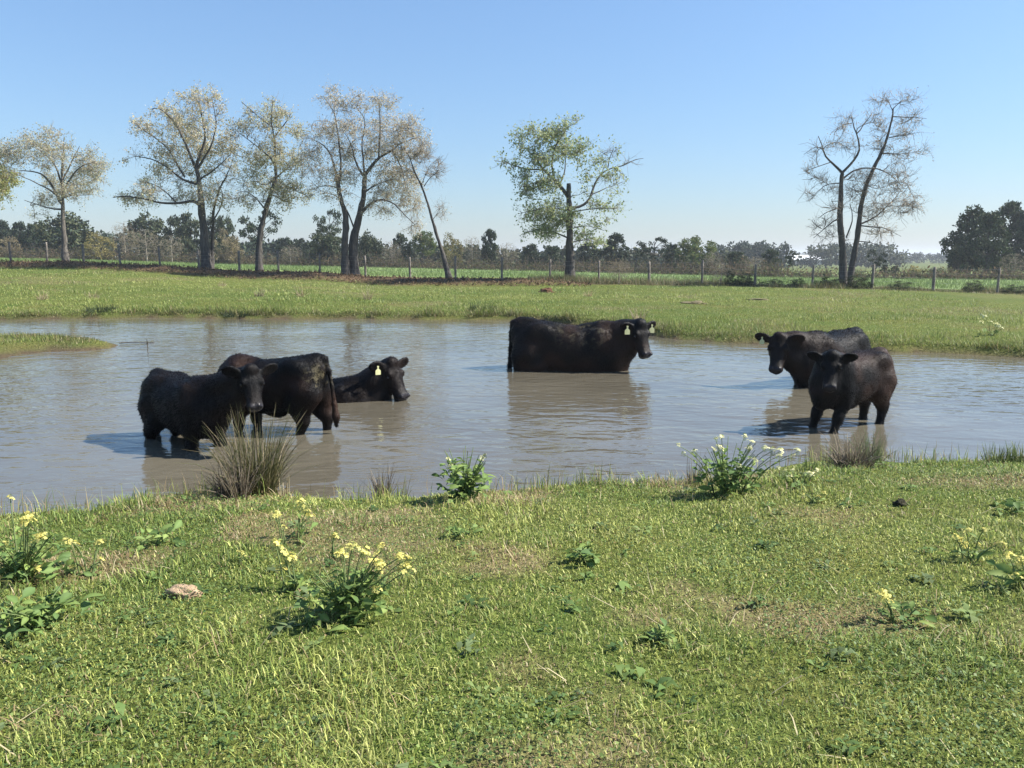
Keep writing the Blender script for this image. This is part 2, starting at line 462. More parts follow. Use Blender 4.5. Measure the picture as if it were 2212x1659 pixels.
def build_cow(spec):
    sc = spec['scale']; psi = math.radians(spec['psi'])
    pit = math.radians(spec.get('pitch', 0))
    base = spec['base']                                    # world x, y
    Rz = np.array([[math.cos(psi), -math.sin(psi), 0], [math.sin(psi), math.cos(psi), 0], [0, 0, 1]])
    Ry = np.array([[math.cos(pit), 0, math.sin(pit)], [0, 1, 0], [-math.sin(pit), 0, math.cos(pit)]])
    Rb = Rz                                                 # legs stay upright; only the trunk is pitched
    O = np.array([base[0], base[1], -spec['sub']])
    def loc(p): return (Rb.T @ (np.array(p) - O)) / sc
    poll = loc(spec['poll'])
    Rh = Rb.T @ rot_head(math.radians(spec['hyaw']), math.radians(spec['hdown']), math.radians(spec.get('hroll', 0)))
    hs = spec.get('hs', 1.0)
    muz = poll + Rh @ np.array([0.5 * hs, 0, 0])
    lo = np.minimum(np.array([-1.12, -0.52, -0.04]), np.minimum(poll - 0.35, muz - 0.2))
    hi = np.maximum(np.array([0.95, 0.52, 1.48]), np.maximum(poll + 0.35, muz + 0.2))
    S = Field(lo, hi, 0.0175)
    fat = spec.get('fat', 1.0)
    # trunk
    xs = [-0.90, -0.84, -0.74, -0.60, -0.42, -0.18, 0.10, 0.36, 0.52, 0.66, 0.76]
    top = [1.13, 1.235, 1.285, 1.30, 1.285, 1.255, 1.25, 1.275, 1.255, 1.19, 1.04]
    bot = [0.92, 0.76, 0.66, 0.60, 0.555, 0.515, 0.495, 0.49, 0.50, 0.56, 0.70]
    hw = [0.10, 0.17, 0.235, 0.275, 0.295, 0.335, 0.35, 0.31, 0.27, 0.22, 0.12]
    S.sweep([0, 0, 0], Ry if pit else None, xs, top, bot, [w * fat for w in hw], 0.08, 2.35)
    def tr(p): return Ry @ np.array(p, float)
    # hook and pin bones, shoulder blades, tail head
    for sd in (-1, 1):
        S.ell(tr([-0.50, sd * 0.215, 1.165]), [0.14, 0.07, 0.09], None, 0.12)
        S.ell(tr([-0.82, sd * 0.09, 1.12]), [0.08, 0.06, 0.08], None, 0.10)
        S.ell(tr([0.36, sd * 0.235 * fat, 0.98]), [0.15, 0.085, 0.27], None, 0.09)
        S.ell(tr([-0.62, sd * 0.185 * fat, 0.88]), [0.23, 0.115, 0.30], None, 0.09)      # thigh
    S.ell(tr([-0.79, 0, 1.25]), [0.15, 0.06, 0.055], None, 0.10)
    S.ell(tr([0.30, 0, 1.255]), [0.2, 0.09, 0.05], None, 0.08)
    S.ell(tr([0.66, 0, 0.66]), [0.13, 0.11, 0.17], None, 0.09)                               # brisket
    if spec.get('sheath'): S.ell(tr([-0.10, 0, 0.50]), [0.16, 0.05, 0.075], None, 0.07)
    # legs: stride offsets per foot
    for (nm, sd) in (('fl', 1), ('fr', -1)):
        dx, dy = spec.get(nm, (0, 0))
        y = sd * 0.185
        S.chain([(0.40, y, 0.82), (0.36, y, 0.62), (0.40 + dx * 0.35, y + dy * 0.4, 0.385), (0.405 + dx * 0.8, y + dy * 0.85, 0.14), (0.41 + dx, y + dy, 0.085)],
                [0.135, 0.108, 0.066, 0.049, 0.055], 0.06)
        S.cone((0.40 + dx * 0.36, y + dy * 0.4, 0.40), (0.405 + dx * 0.42, y + dy * 0.45, 0.34), 0.072, 0.066, 0.03)
        S.cone((0.42 + dx, y + dy, 0.075), (0.45 + dx, y + dy, 0.02), 0.052, 0.064, 0.02)
    for (nm, sd) in (('hl', 1), ('hr', -1)):
        dx, dy = spec.get(nm, (0, 0))
        y = sd * 0.18
        S.chain([(-0.58, y, 0.86), (-0.48, y, 0.68), (-0.66 + dx * 0.5, y + dy * 0.5, 0.50), (-0.735 + dx * 0.65, y + dy * 0.6, 0.43), (-0.70 + dx * 0.9, y + dy * 0.9, 0.14), (-0.68 + dx, y + dy, 0.085)],
                [0.19, 0.155, 0.092, 0.073, 0.052, 0.057], 0.06)
        S.cone((-0.70, y, 0.80), (-0.72 + dx * 0.6, y + dy * 0.6, 0.50), 0.15, 0.062, 0.07)      # hamstring down to the hock
        S.cone((-0.66 + dx, y + dy, 0.075), (-0.63 + dx, y + dy, 0.02), 0.052, 0.066, 0.02)
    # tail
    tx = spec.get('tail', (0.0, 0.0)); tq = spec.get('tailx', 0.0)
    tl = [tr((-0.80, 0, 1.285)), tr((-0.90, tx[1] * 0.1, 1.24)), tr((-0.925 + tq * 0.6, tx[1] * 0.25, 1.08)), tr((-0.925 + tq + tx[0] * 0.3, tx[1] * 0.5, 0.85)), tr((-0.92 + tq + tx[0] * 0.7, tx[1] * 0.8, 0.62)), tr((-0.92 + tq + tx[0], tx[1], 0.44))]
    S.chain(tl, [0.042, 0.038, 0.03, 0.026, 0.032, 0.05], 0.03)
    S.cone(tl[-1], tl[-1] + np.array([0.0, 0, -0.14]), 0.052, 0.022, 0.03)
    # neck
    cheek = poll + Rh @ np.array([0.10 * hs, 0, -0.10 * hs])
    nape = poll + Rh @ np.array([0.00, 0, -0.04 * hs])
    mid = 0.5 * (tr([0.52, 0, 1.06]) + nape)
    S.cone(tr([0.42, 0, 1.10]), mid + [0, 0, 0.03], 0.215, 0.165, 0.10)
    S.cone(mid + [0, 0, 0.03], nape, 0.165, 0.115, 0.08)
    mid2 = 0.5 * (tr([0.60, 0, 0.86]) + cheek)
    S.cone(tr([0.56, 0, 0.86]), mid2 - [0, 0, 0.04], 0.215, 0.15, 0.10)
    S.cone(mid2 - [0, 0, 0.04], cheek, 0.15, 0.112, 0.08)
    S.cone(tr([0.68, 0, 0.72]), cheek - np.array([0, 0, 0.12 * hs]), 0.085, 0.04, 0.09)          # dewlap
    # head
    g = lambda v: [a * hs for a in v]
    S.sweep(poll, Rh, g([-0.05, 0.0, 0.07, 0.15, 0.22, 0.30, 0.38, 0.44, 0.485, 0.51]),
            g([0.035, 0.068, 0.082, 0.078, 0.06, 0.042, 0.034, 0.036, 0.022, -0.015]),
            g([-0.10, -0.165, -0.215, -0.225, -0.205, -0.165, -0.135, -0.125, -0.115, -0.085]),
            g([0.085, 0.120, 0.140, 0.142, 0.122, 0.100, 0.094, 0.103, 0.098, 0.06]), 0.03, 2.3)
    H3 = lambda f, l, u: poll + Rh @ (np.array([f, l, u]) * hs)
    S.ell(H3(-0.015, 0, 0.07), np.array([0.07, 0.085, 0.062]) * hs, Rh, 0.06)                      # poll knob
    S.ell(H3(0.44, 0, -0.12), np.array([0.065, 0.07, 0.042]) * hs, Rh, 0.03)                      # chin
    for sd in (-1, 1):
        S.ell(H3(0.145, sd * 0.112, 0.035), np.array([0.05, 0.035, 0.035]) * hs, Rh, 0.03)        # brow
        S.ell(H3(0.13, sd * 0.092, -0.13), np.array([0.10, 0.045, 0.09]) * hs, Rh, 0.04)          # jaw muscle
        S.ell(H3(0.475, sd * 0.056, 0.012), np.array([0.038, 0.036, 0.030]) * hs, Rh, 0.02)       # nostril wing
        S.ell(H3(0.505, sd * 0.056, 0.006), np.array([0.024, 0.020, 0.020]) * hs, Rh, 0.012, True)
        S.ell(H3(0.17, sd * 0.148, 0.002), np.array([0.026, 0.018, 0.02]) * hs, Rh, 0.012, True)  # eye socket
        # ear: a cupped leaf standing out from the side
        el = math.radians(spec.get('earl', 8)); back = math.radians(spec.get('earb', 18))
        e = np.array([-math.sin(back) * math.cos(el), sd * math.cos(back) * math.cos(el), math.sin(el)])
        up = np.array([-0.55, 0, 0.8]); up -= e * (up @ e); up /= np.linalg.norm(up)
        nrm = np.cross(e, up)
        if nrm[0] + nrm[2] < 0: nrm = -nrm                                                                # opens to the front
        Re = Rh @ np.stack([e, up, nrm], 1)
        root = H3(0.015, sd * 0.115, 0.0)
        ec = root + Rh @ (e * 0.125 * hs)
        S.cone(root, root + Rh @ (e * 0.06 * hs), 0.04 * hs, 0.036 * hs, 0.03)
        S.ell(ec, np.array([0.125, 0.083, 0.030]) * hs, Re, 0.03)
        S.ell(ec + Rh @ (e * 0.012 + nrm * 0.034) * hs, np.array([0.098, 0.058, 0.026]) * hs, Re, 0.012, True)
    # mouth line
    S.ell(H3(0.47, 0, -0.082), np.array([0.075, 0.10, 0.006]) * hs, Rh, 0.012, True)
    V, Q = S.mesh()
    # smooth a little
    E = np.concatenate([Q[:, [0, 1]], Q[:, [1, 2]], Q[:, [2, 3]], Q[:, [3, 0]]])
    for lam in (0.5, -0.45, 0.5):
        acc = np.zeros_like(V); c = np.zeros(len(V))
        np.add.at(acc, E[:, 0], V[E[:, 1]]); np.add.at(c, E[:, 0], 1)
        np.add.at(acc, E[:, 1], V[E[:, 0]]); np.add.at(c, E[:, 1], 1)
        V = V + lam * (acc / c[:, None] - V)
    # coat lumps: folds over shoulder, flank, ribs
    nz = noise2(V[:, 0] * 1.0, V[:, 2] + V[:, 1], 0.22, spec['seed'], 3) - 0.5
    c0 = np.array([0, 0, 0.85])
    dirv = (V - c0); dirv[:, 0] = 0; dirv /= np.maximum(np.linalg.norm(dirv, axis=1), 0.2)[:, None]
    trunkw = smooth01(0.45, 0.6, V[:, 2]) * smooth01(0.75, 0.6, V[:, 0]) if True else 0
    V = V + dirv * (nz * 0.035 * trunkw)[:, None]
    hl = (V - poll) @ Rh / hs
    nose = smooth01(0.425, 0.465, hl[:, 0]) * smooth01(-0.115, -0.09, hl[:, 2]) * smooth01(0.10, 0.08, np.abs(hl[:, 1])) * smooth01(0.65, 0.55, hl[:, 0])
    rust = spec.get('rust', 0.5) * smooth01(0.42, 0.75, noise2(V[:, 0], V[:, 2], 0.5, spec['seed'] + 4, 2)) * smooth01(0.35, 0.6, V[:, 2])
    mud = np.zeros(len(V))
    if spec.get('mudrump'): mud = smooth01(0.25, 0.08, np.hypot(V[:, 0] + 0.80, V[:, 2] - 1.05)) * 0.9
    if spec.get('mudback'): mud = smooth01(0.45, 0.2, np.abs(V[:, 0] - 0.15)) * smooth01(0.9, 1.12, V[:, 2]) * 0.6
    root = empty(spec.get('name', 'cow'), O, spec['label'], spec.get('cat', 'cow'), None)
    root.rotation_euler = (0, 0, psi); root.scale = (sc, sc, sc)
    me = mesh_np('body', V, quads=Q, mat=M_COAT, smooth=True, attrs={'nose': nose, 'rust': rust, 'mud': mud})
    link('body', me, root)
    link('hair', hair_mesh(V, Q, hl, spec), root)['kind'] = 'stuff'
    for sd in (-1, 1):
        bpy_e = uv_ball('eye', 0.021 * hs, M_EYE)
        o = link('eye', bpy_e, root); o.location = H3(0.17, sd * 0.132, 0.003)
    for sd in spec.get('tags', ()):
        el = math.radians(spec.get('earl', 8)); back = math.radians(spec.get('earb', 18))
        e = np.array([-math.sin(back) * math.cos(el), sd * math.cos(back) * math.cos(el), math.sin(el)])
        p = H3(0.015, sd * 0.115, 0.0) + Rh @ (e * 0.125 * hs)
        yaw = math.radians(spec['hyaw'] - spec['psi'])
        fwd = np.array([math.cos(yaw), math.sin(yaw), 0]); fwd = fwd if fwd @ (Rb.T @ np.array([0, -1, 0])) > 0 else fwd
        cdir = Rb.T @ np.array([-O[0], -O[1], 0.0]); cdir /= np.linalg.norm(cdir)
        n_ = fwd * spec.get('tagf', 0.55) + cdir * 0.6; n_ /= np.linalg.norm(n_)
        side = np.cross([0, 0, 1], n_); side /= np.linalg.norm(side)
        tagm = tag_mesh()
        o = link('ear_tag', tagm, root)
        ts = spec.get('tagscale', 1.0)
        Mx = Matrix(((side[0], 0, n_[0], 0), (side[1], 0, n_[1], 0), (0, 1, 0, 0), (0, 0, 0, 1)))
        pos = p + n_ * 0.055 * hs
        o.matrix_local = Matrix.Translation(Vector(pos)) @ Mx @ Matrix.Scale(ts / sc, 4)
    return root

def uv_ball(name, r, mat, nu=10, nv=7):
    V, Q = [], []
    for j in range(nv + 1):
        th = math.pi * j / nv
        for i in range(nu):
            ph = 2 * math.pi * i / nu
            V.append((r * math.sin(th) * math.cos(ph), r * math.sin(th) * math.sin(ph), r * math.cos(th)))
    for j in range(nv):
        for i in range(nu):
            a, b = j * nu + i, j * nu + (i + 1) % nu
            Q.append((a, a + nu, b + nu, b))
    me = bpy.data.meshes.new(name); me.from_pydata(V, [], Q); me.materials.append(mat)
    for p in me.polygons: p.use_smooth = True
    return me
_tagm = []
def tag_mesh():
    """a hanging ear tag: narrow neck with a button, wide square body"""
    if _tagm: return _tagm[0]
    out = [(-0.010, 0.0), (-0.010, -0.022), (-0.036, -0.046), (-0.038, -0.098), (-0.034, -0.104), (0.034, -0.104), (0.038, -0.098), (0.036, -0.046), (0.010, -0.022), (0.010, 0.0)]
    n = len(out)
    V = [(x, y, 0.002) for x, y in out] + [(x, y, -0.002) for x, y in out]
    Fc = [tuple(range(n))[::-1], tuple(range(n, 2 * n))] + [(i, (i + 1) % n, n + (i + 1) % n, n + i) for i in range(n)]
    b = len(V)
    for k in range(8):
        a = 2 * math.pi * k / 8
        V.append((0.014 * math.cos(a), 0.004 + 0.014 * math.sin(a), 0.007)); V.append((0.014 * math.cos(a), 0.004 + 0.014 * math.sin(a), -0.004))
    Fc += [tuple(b + 2 * k for k in range(8))] + [(b + 2 * k, b + 2 * k + 1, b + 2 * ((k + 1) % 8) + 1, b + 2 * ((k + 1) % 8)) for k in range(8)]
    me = bpy.data.meshes.new('ear_tag'); me.from_pydata(V, [], Fc); me.materials.append(M_TAG); me.update()
    _tagm.append(me); return me

def wpt(px, py): return on_z(px, py, 0.0)[:2]
def poll_at(px, py, Y): return at_depth(px, py, Y)
COWS = []
def cow(**k):
    b = wpt(*k.pop('water')); k['base'] = (b[0], b[1])
    px, py, dY = k.pop('poll'); k['poll'] = poll_at(px, py, b[1] + dY)
    COWS.append(k); COW_FLOOR.append((b[0], b[1], -k['sub']))
cow(label='shaggy black calf with head turned to the viewer, standing just behind the rush tussock', name='calf', cat='calf', seed=1, scale=0.72, psi=-38, sub=0.25, water=(413, 958),
    poll=(541, 804, -0.42), hyaw=-62, hdown=58, hs=1.02, hair=1.35, earl=4, rust=0.15, fl=(0.06, 0.02), fr=(-0.14, 0), hl=(0.05, 0), hr=(-0.04, 0), fat=1.06, tail=(0.0, 0.0))
cow(label='black young steer with muddy rump and hanging tail, walking away behind the calf', name='steer', cat='cow', seed=2, scale=0.76, psi=168, pitch=3, sub=0.19, water=(590, 928),
    poll=(480, 845, 0.25), hyaw=180, hdown=50, hs=0.9, rust=1.2, hl=(0.26, 0.0), hr=(-0.04, 0.02), fl=(0.05, 0), fr=(-0.1, 0), sheath=True, mudrump=True, fat=1.0, tail=(-0.05, 0.05), tailx=-0.045)
cow(label='black cow wading neck deep, tagged ear, muzzle just above the muddy water', seed=3, scale=1.0, psi=-14, sub=1.05, water=(700, 858),
    poll=(842, 789, -0.10), hyaw=-38, hdown=56, hs=0.98, earl=2, earb=10, rust=0.2, tags=(-1,), tagscale=0.95)
cow(label='large brownish black cow standing belly deep in mid pond, yellow tag in each ear', seed=4, scale=1.14, psi=-7, pitch=3.0, sub=0.70, water=(1232, 797),
    poll=(1380, 704, -0.30), hyaw=-60, hdown=62, hs=0.92, earl=-3, earb=8, rust=1.5, mudback=True, tags=(-1, 1), tagscale=1.15)
cow(label='black cow with pale ear tag standing chest deep behind the small calf', seed=5, scale=0.98, psi=219, sub=0.52, water=(1785, 826),
    poll=(1684, 733, -0.42), hyaw=-118, hdown=60, hs=1.0, earl=6, earb=12, rust=0.8, tags=(-1,), tagscale=0.9)
cow(label='small dark brown-black calf standing legs spread in the shallows, in front of the tagged cow', name='calf', cat='calf', seed=6, scale=0.725, psi=214, sub=0.12, water=(1826, 921),
    poll=(1797, 773, -0.30), hyaw=-114, hdown=58, hs=0.98, earl=4, earb=12, rust=1.3, fl=(0.20, -0.02), fr=(0.06, -0.08), hl=(0.10, 0.0), hr=(-0.05, 0.0), sheath=True, fat=0.95)

# ------------------------------------------------------------------ ground, one sheet to the horizon
def build_ground():
    front = np.radians(np.arange(-62, 62.01, 0.32)); back = np.radians(np.arange(66, 294.1, 4.0))
    ang = np.concatenate([front, back])
    rad = np.concatenate([[0.25], np.geomspace(0.5, 60, 270), np.geomspace(62, 2600, 50)])
    A, R = np.meshgrid(ang, rad)
    X, Y = R * np.sin(A), R * np.cos(A)
    Z = terrain(X, Y)
    V = np.stack([X, Y, Z], -1).reshape(-1, 3)
    na, nr = len(ang), len(rad)
    i, j = np.meshgrid(np.arange(nr - 1), np.arange(na), indexing='ij')
    j2 = (j + 1) % na
    Q = np.stack([i * na + j, i * na + j2, (i + 1) * na + j2, (i + 1) * na + j], -1).reshape(-1, 4)
    Q = Q[:, ::-1]
    c = len(V); V = np.vstack([V, [[0, 0, 0.46]]])
    T = np.stack([np.full(na, c), (np.arange(na) + 1) % na, np.arange(na)], 1)[:, ::-1]
    X, Y, Z = V[:, 0], V[:, 1], V[:, 2]
    t = np.clip(X / np.maximum(Y, 0.5), -1.1, 1.1)
    fy = np.interp(t, FAR_T, FAR_Y); ey = np.interp(t, FENCE_T, FENCE_Y); ez = np.interp(t, FENCE_T, FENCE_Z)
    crop = smooth01(ey + 2.2, ey + 3.5, Y) * smooth01(150, 110, Y)
    wid = np.interp(t, [-0.7, -0.3, 0.0, 0.12, 0.3, 0.7], [2.6, 3.0, 2.8, 1.6, 0.5, 0.4])
    nn = noise2(X, Y, 2.2, 12) - 0.5
    d = np.abs(Y - (ey - 0.3)) + nn * 2.0
    dirt = smooth01(wid, wid * 0.45, d) * smooth01(0.35, 0.1, t)
    mud = smooth01(0.10, 0.02, Z + (noise2(X, Y, 0.5, 13) - 0.5) * 0.10) * (Y < fy + 3.0)
    straw = smooth01(0.50, 0.68, noise2(X, Y, 0.75, 14)) * (Y < 12) + smooth01(0.5, 0.75, noise2(X, Y, 3.0, 15)) * (Y > 12) * 0.5
    me = mesh_np('ground', V, tris=T, quads=Q, smooth=True, attrs={'crop': crop, 'dirt': dirt, 'mud': mud, 'straw': straw})
    t_ = NT('pasture'); t_.set(0.95, 0.1)
    pos = t_.geo().outputs['Position']
    n1 = t_.noise(1.3, 5, 0.65, pos); n2 = t_.noise(22, 4, 0.7, pos); n3 = t_.noise(0.16, 3, 0.5, pos)
    g = t_.ramp(n2.outputs[0], [(0.25, (0.035, 0.045, 0.014)), (0.5, (0.085, 0.105, 0.03)), (0.75, (0.17, 0.18, 0.062))])
    g2 = t_.ramp(n1.outputs[0], [(0.3, (0.8, 1.0, 0.75)), (0.7, (1.15, 1.0, 0.9))])
    c = t_.mix(1.0, g.outputs[0], g2.outputs[0], 'MULTIPLY')
    g3 = t_.ramp(n3.outputs[0], [(0.35, (0.85, 0.95, 0.8)), (0.65, (1.15, 1.08, 1.0))])
    c = t_.mix(1.0, c, g3.outputs[0], 'MULTIPLY')
    st = t_.ramp(n2.outputs[0], [(0.3, (0.13, 0.095, 0.045)), (0.7, (0.28, 0.22, 0.12))])
    sf = t_.new('ShaderNodeMath', operation='MULTIPLY'); sf.inputs[1].default_value = 0.55
    t_.l.new(t_.attr('straw').outputs['Fac'], sf.inputs[0])
    c = t_.mix(sf.outputs[0], c, st.outputs[0])
    cr = t_.ramp(n2.outputs[0], [(0.3, (0.15, 0.21, 0.07)), (0.7, (0.22, 0.29, 0.11))])
    c = t_.mix(t_.attr('crop').outputs['Fac'], c, cr.outputs[0])
    dr = t_.ramp(n2.outputs[0], [(0.25, (0.05, 0.035, 0.022)), (0.55, (0.13, 0.085, 0.05)), (0.8, (0.25, 0.18, 0.11))])
    c = t_.mix(t_.attr('dirt').outputs['Fac'], c, dr.outputs[0])
    md = t_.ramp(n2.outputs[0], [(0.3, (0.045, 0.033, 0.020)), (0.7, (0.12, 0.09, 0.055))])
    c = t_.mix(t_.attr('mud').outputs['Fac'], c, md.outputs[0])
    t_.l.new(c, t_.b.inputs['Base Color'])
    t_.bump(n2.outputs[0], 0.8, 0.05)
    me.materials.append(t_.m)
    tag(link('ground', me), 'green pasture ground round the pond', None, None, 'structure')
build_ground()

def build_water():
    t = np.linspace(-1.0, 1.0, 121)
    ny = np.interp(t, NEAR_T, NEAR_Y) - 0.7; fy = np.interp(t, FAR_T, FAR_Y) + 0.8
    u = np.linspace(0, 1, 9)
    Y = ny[:, None] + (fy - ny)[:, None] * u
    X = t[:, None] * Y
    V = np.stack([X, Y, np.zeros_like(X)], -1).reshape(-1, 3)
    i, j = np.meshgrid(np.arange(120), np.arange(8), indexing='ij')
    Q = np.stack([i * 9 + j, (i + 1) * 9 + j, (i + 1) * 9 + j + 1, i * 9 + j + 1], -1).reshape(-1, 4)
    w = NT('muddy_pond_water')
    w.b.inputs['IOR'].default_value = 1.5
    w.b.inputs['Roughness'].default_value = 0.05
    w.b.inputs['Specular IOR Level'].default_value = 0.5
    pos = w.geo().outputs['Position']
    n0 = w.noise(0.35, 2, 0.5, pos)
    c = w.ramp(n0.outputs[0], [(0.35, (0.094, 0.083, 0.061)), (0.65, (0.122, 0.109, 0.081))])
    w.l.new(c.outputs[0], w.b.inputs['Base Color'])
    # ripples driven by a light breeze from the right: crests run away from the viewer's right
    mp = w.new('ShaderNodeMapping'); mp.inputs['Rotation'].default_value = (0, 0, math.radians(14)); mp.inputs['Scale'].default_value = (0.55, 1.0, 1.0)
    w.l.new(pos, mp.inputs[0])
    a = w.noise(3.2, 2, 0.5, mp.outputs[0], 0.4)
    b = w.noise(9.0, 2, 0.5, mp.outputs[0], 0.3)
    d = w.noise(0.9, 2, 0.5, mp.outputs[0])
    calm = w.noise(0.22, 2, 0.5, pos)
    cr = w.ramp(calm.outputs[0], [(0.35, (0.35, 0.35, 0.35)), (0.65, (1, 1, 1))])
    def mul(x, k):
        m = w.new('ShaderNodeMath', operation='MULTIPLY'); w.l.new(x, m.inputs[0])
        if isinstance(k, float): m.inputs[1].default_value = k
        else: w.l.new(k, m.inputs[1])
        return m.outputs[0]
    def add(x, y):
        m = w.new('ShaderNodeMath', operation='ADD'); w.l.new(x, m.inputs[0]); w.l.new(y, m.inputs[1]); return m.outputs[0]
    hgt = add(add(mul(a.outputs[0], 0.030), mul(b.outputs[0], 0.011)), mul(d.outputs[0], 0.015))
    hgt = mul(hgt, cr.outputs[0])
    w.bump(hgt, 1.0, 1.0)
    me = mesh_np('water', V, quads=Q, mat=w.m, smooth=True)
    tag(link('water', me), 'muddy brown pond water with light ripples', None, None, 'structure')
build_water()
for k in COWS: build_cow(k)

# ------------------------------------------------------------------ trees
def tubes(P, R, sides):
    """P (n,k,3) polylines, R (n,k) radii -> verts, quads"""
    n, k, _ = P.shape
    d = np.gradient(P, axis=1); d /= np.maximum(np.linalg.norm(d, axis=2), 1e-9)[..., None]
    ref = np.where(np.abs(d[:, :1, 2:3]) > 0.9, np.array([1.0, 0, 0]), np.array([0, 0, 1.0]))
    u = np.cross(d, np.broadcast_to(ref, d.shape)); u /= np.maximum(np.linalg.norm(u, axis=2), 1e-6)[..., None]
    v = np.cross(d, u)
    a = np.arange(sides) * 2 * math.pi / sides
    V = P[:, :, None, :] + R[:, :, None, None] * (np.cos(a)[None, None, :, None] * u[:, :, None, :] + np.sin(a)[None, None, :, None] * v[:, :, None, :])
    idx = np.arange(n * k * sides).reshape(n, k, sides)
    nx = np.roll(idx, -1, axis=2)
    Q = np.stack([idx[:, :-1], nx[:, :-1], nx[:, 1:], idx[:, 1:]], -1).reshape(-1, 4)
    return V.reshape(-1, 3), Q
def join(parts):
    Vs, Qs, o = [], [], 0
    for V, Q in parts:
        Vs.append(V); Qs.append(Q + o); o += len(V)
    return np.vstack(Vs), np.vstack(Qs)
def resample(pts, step):
    pts = np.array(pts, float)
    s = np.concatenate([[0], np.cumsum(np.linalg.norm(np.diff(pts[:, :3], axis=0), axis=1))])
    n = max(int(s[-1] / step) + 1, 3)
    u = np.linspace(0, s[-1], n)
    out = np.stack([np.interp(u, s, pts[:, i]) for i in range(pts.shape[1])], 1)
    for _ in range(2): out[1:-1, :3] = 0.25 * out[:-2, :3] + 0.5 * out[1:-1, :3] + 0.25 * out[2:, :3]
    return out
def bark(name, c1, c2):
    t = NT(name); t.set(0.95, 0.1)
    co = t.objco()
    mp = t.new('ShaderNodeMapping'); mp.inputs['Scale'].default_value = (9, 9, 1.6); t.l.new(co, mp.inputs[0])
    n = t.noise(1.2, 5, 0.65, mp.outputs[0], 0.5)
    r = t.ramp(n.outputs[0], [(0.3, c1), (0.7, c2)])
    t.l.new(r.outputs[0], t.b.inputs['Base Color'])
    t.bump(n.outputs[0], 0.9, 0.05)
    return t.m
M_BARK = bark('grey_bark', (0.040, 0.037, 0.034), (0.135, 0.123, 0.112))
M_BARK2 = bark('pale_bark', (0.07, 0.062, 0.055), (0.20, 0.18, 0.155))
M_TWIG = plain_mat('twig', (0.22, 0.19, 0.16), (0.34, 0.30, 0.25), 3, 0.9, 0.1, 0.1, 0.005)
M_TWIGD = plain_mat('dark_twig', (0.15, 0.13, 0.11), (0.25, 0.22, 0.185), 3, 0.9, 0.1, 0.1, 0.005)

def leaf_cards(C, size, col, rng, aspect=0.55, jit=0.0, droop=0.0):
    """rhombic leaves at C"""
    n = len(C)
    a = rng.normal(size=(n, 3)); a[:, 2] -= droop; a /= np.linalg.norm(a, axis=1)[:, None]
    b = rng.normal(size=(n, 3)); b -= a * (a * b).sum(1)[:, None]; b /= np.linalg.norm(b, axis=1)[:, None]
    s = size * rng.uniform(0.6, 1.4, n)[:, None]
    V = np.stack([C, C + a * s * 0.5 + b * s * aspect * 0.5, C + a * s, C + a * s * 0.5 - b * s * aspect * 0.5], 1).reshape(-1, 3)
    Q = np.arange(4 * n).reshape(n, 4)
    return V, Q, np.repeat(col, 4, axis=0)

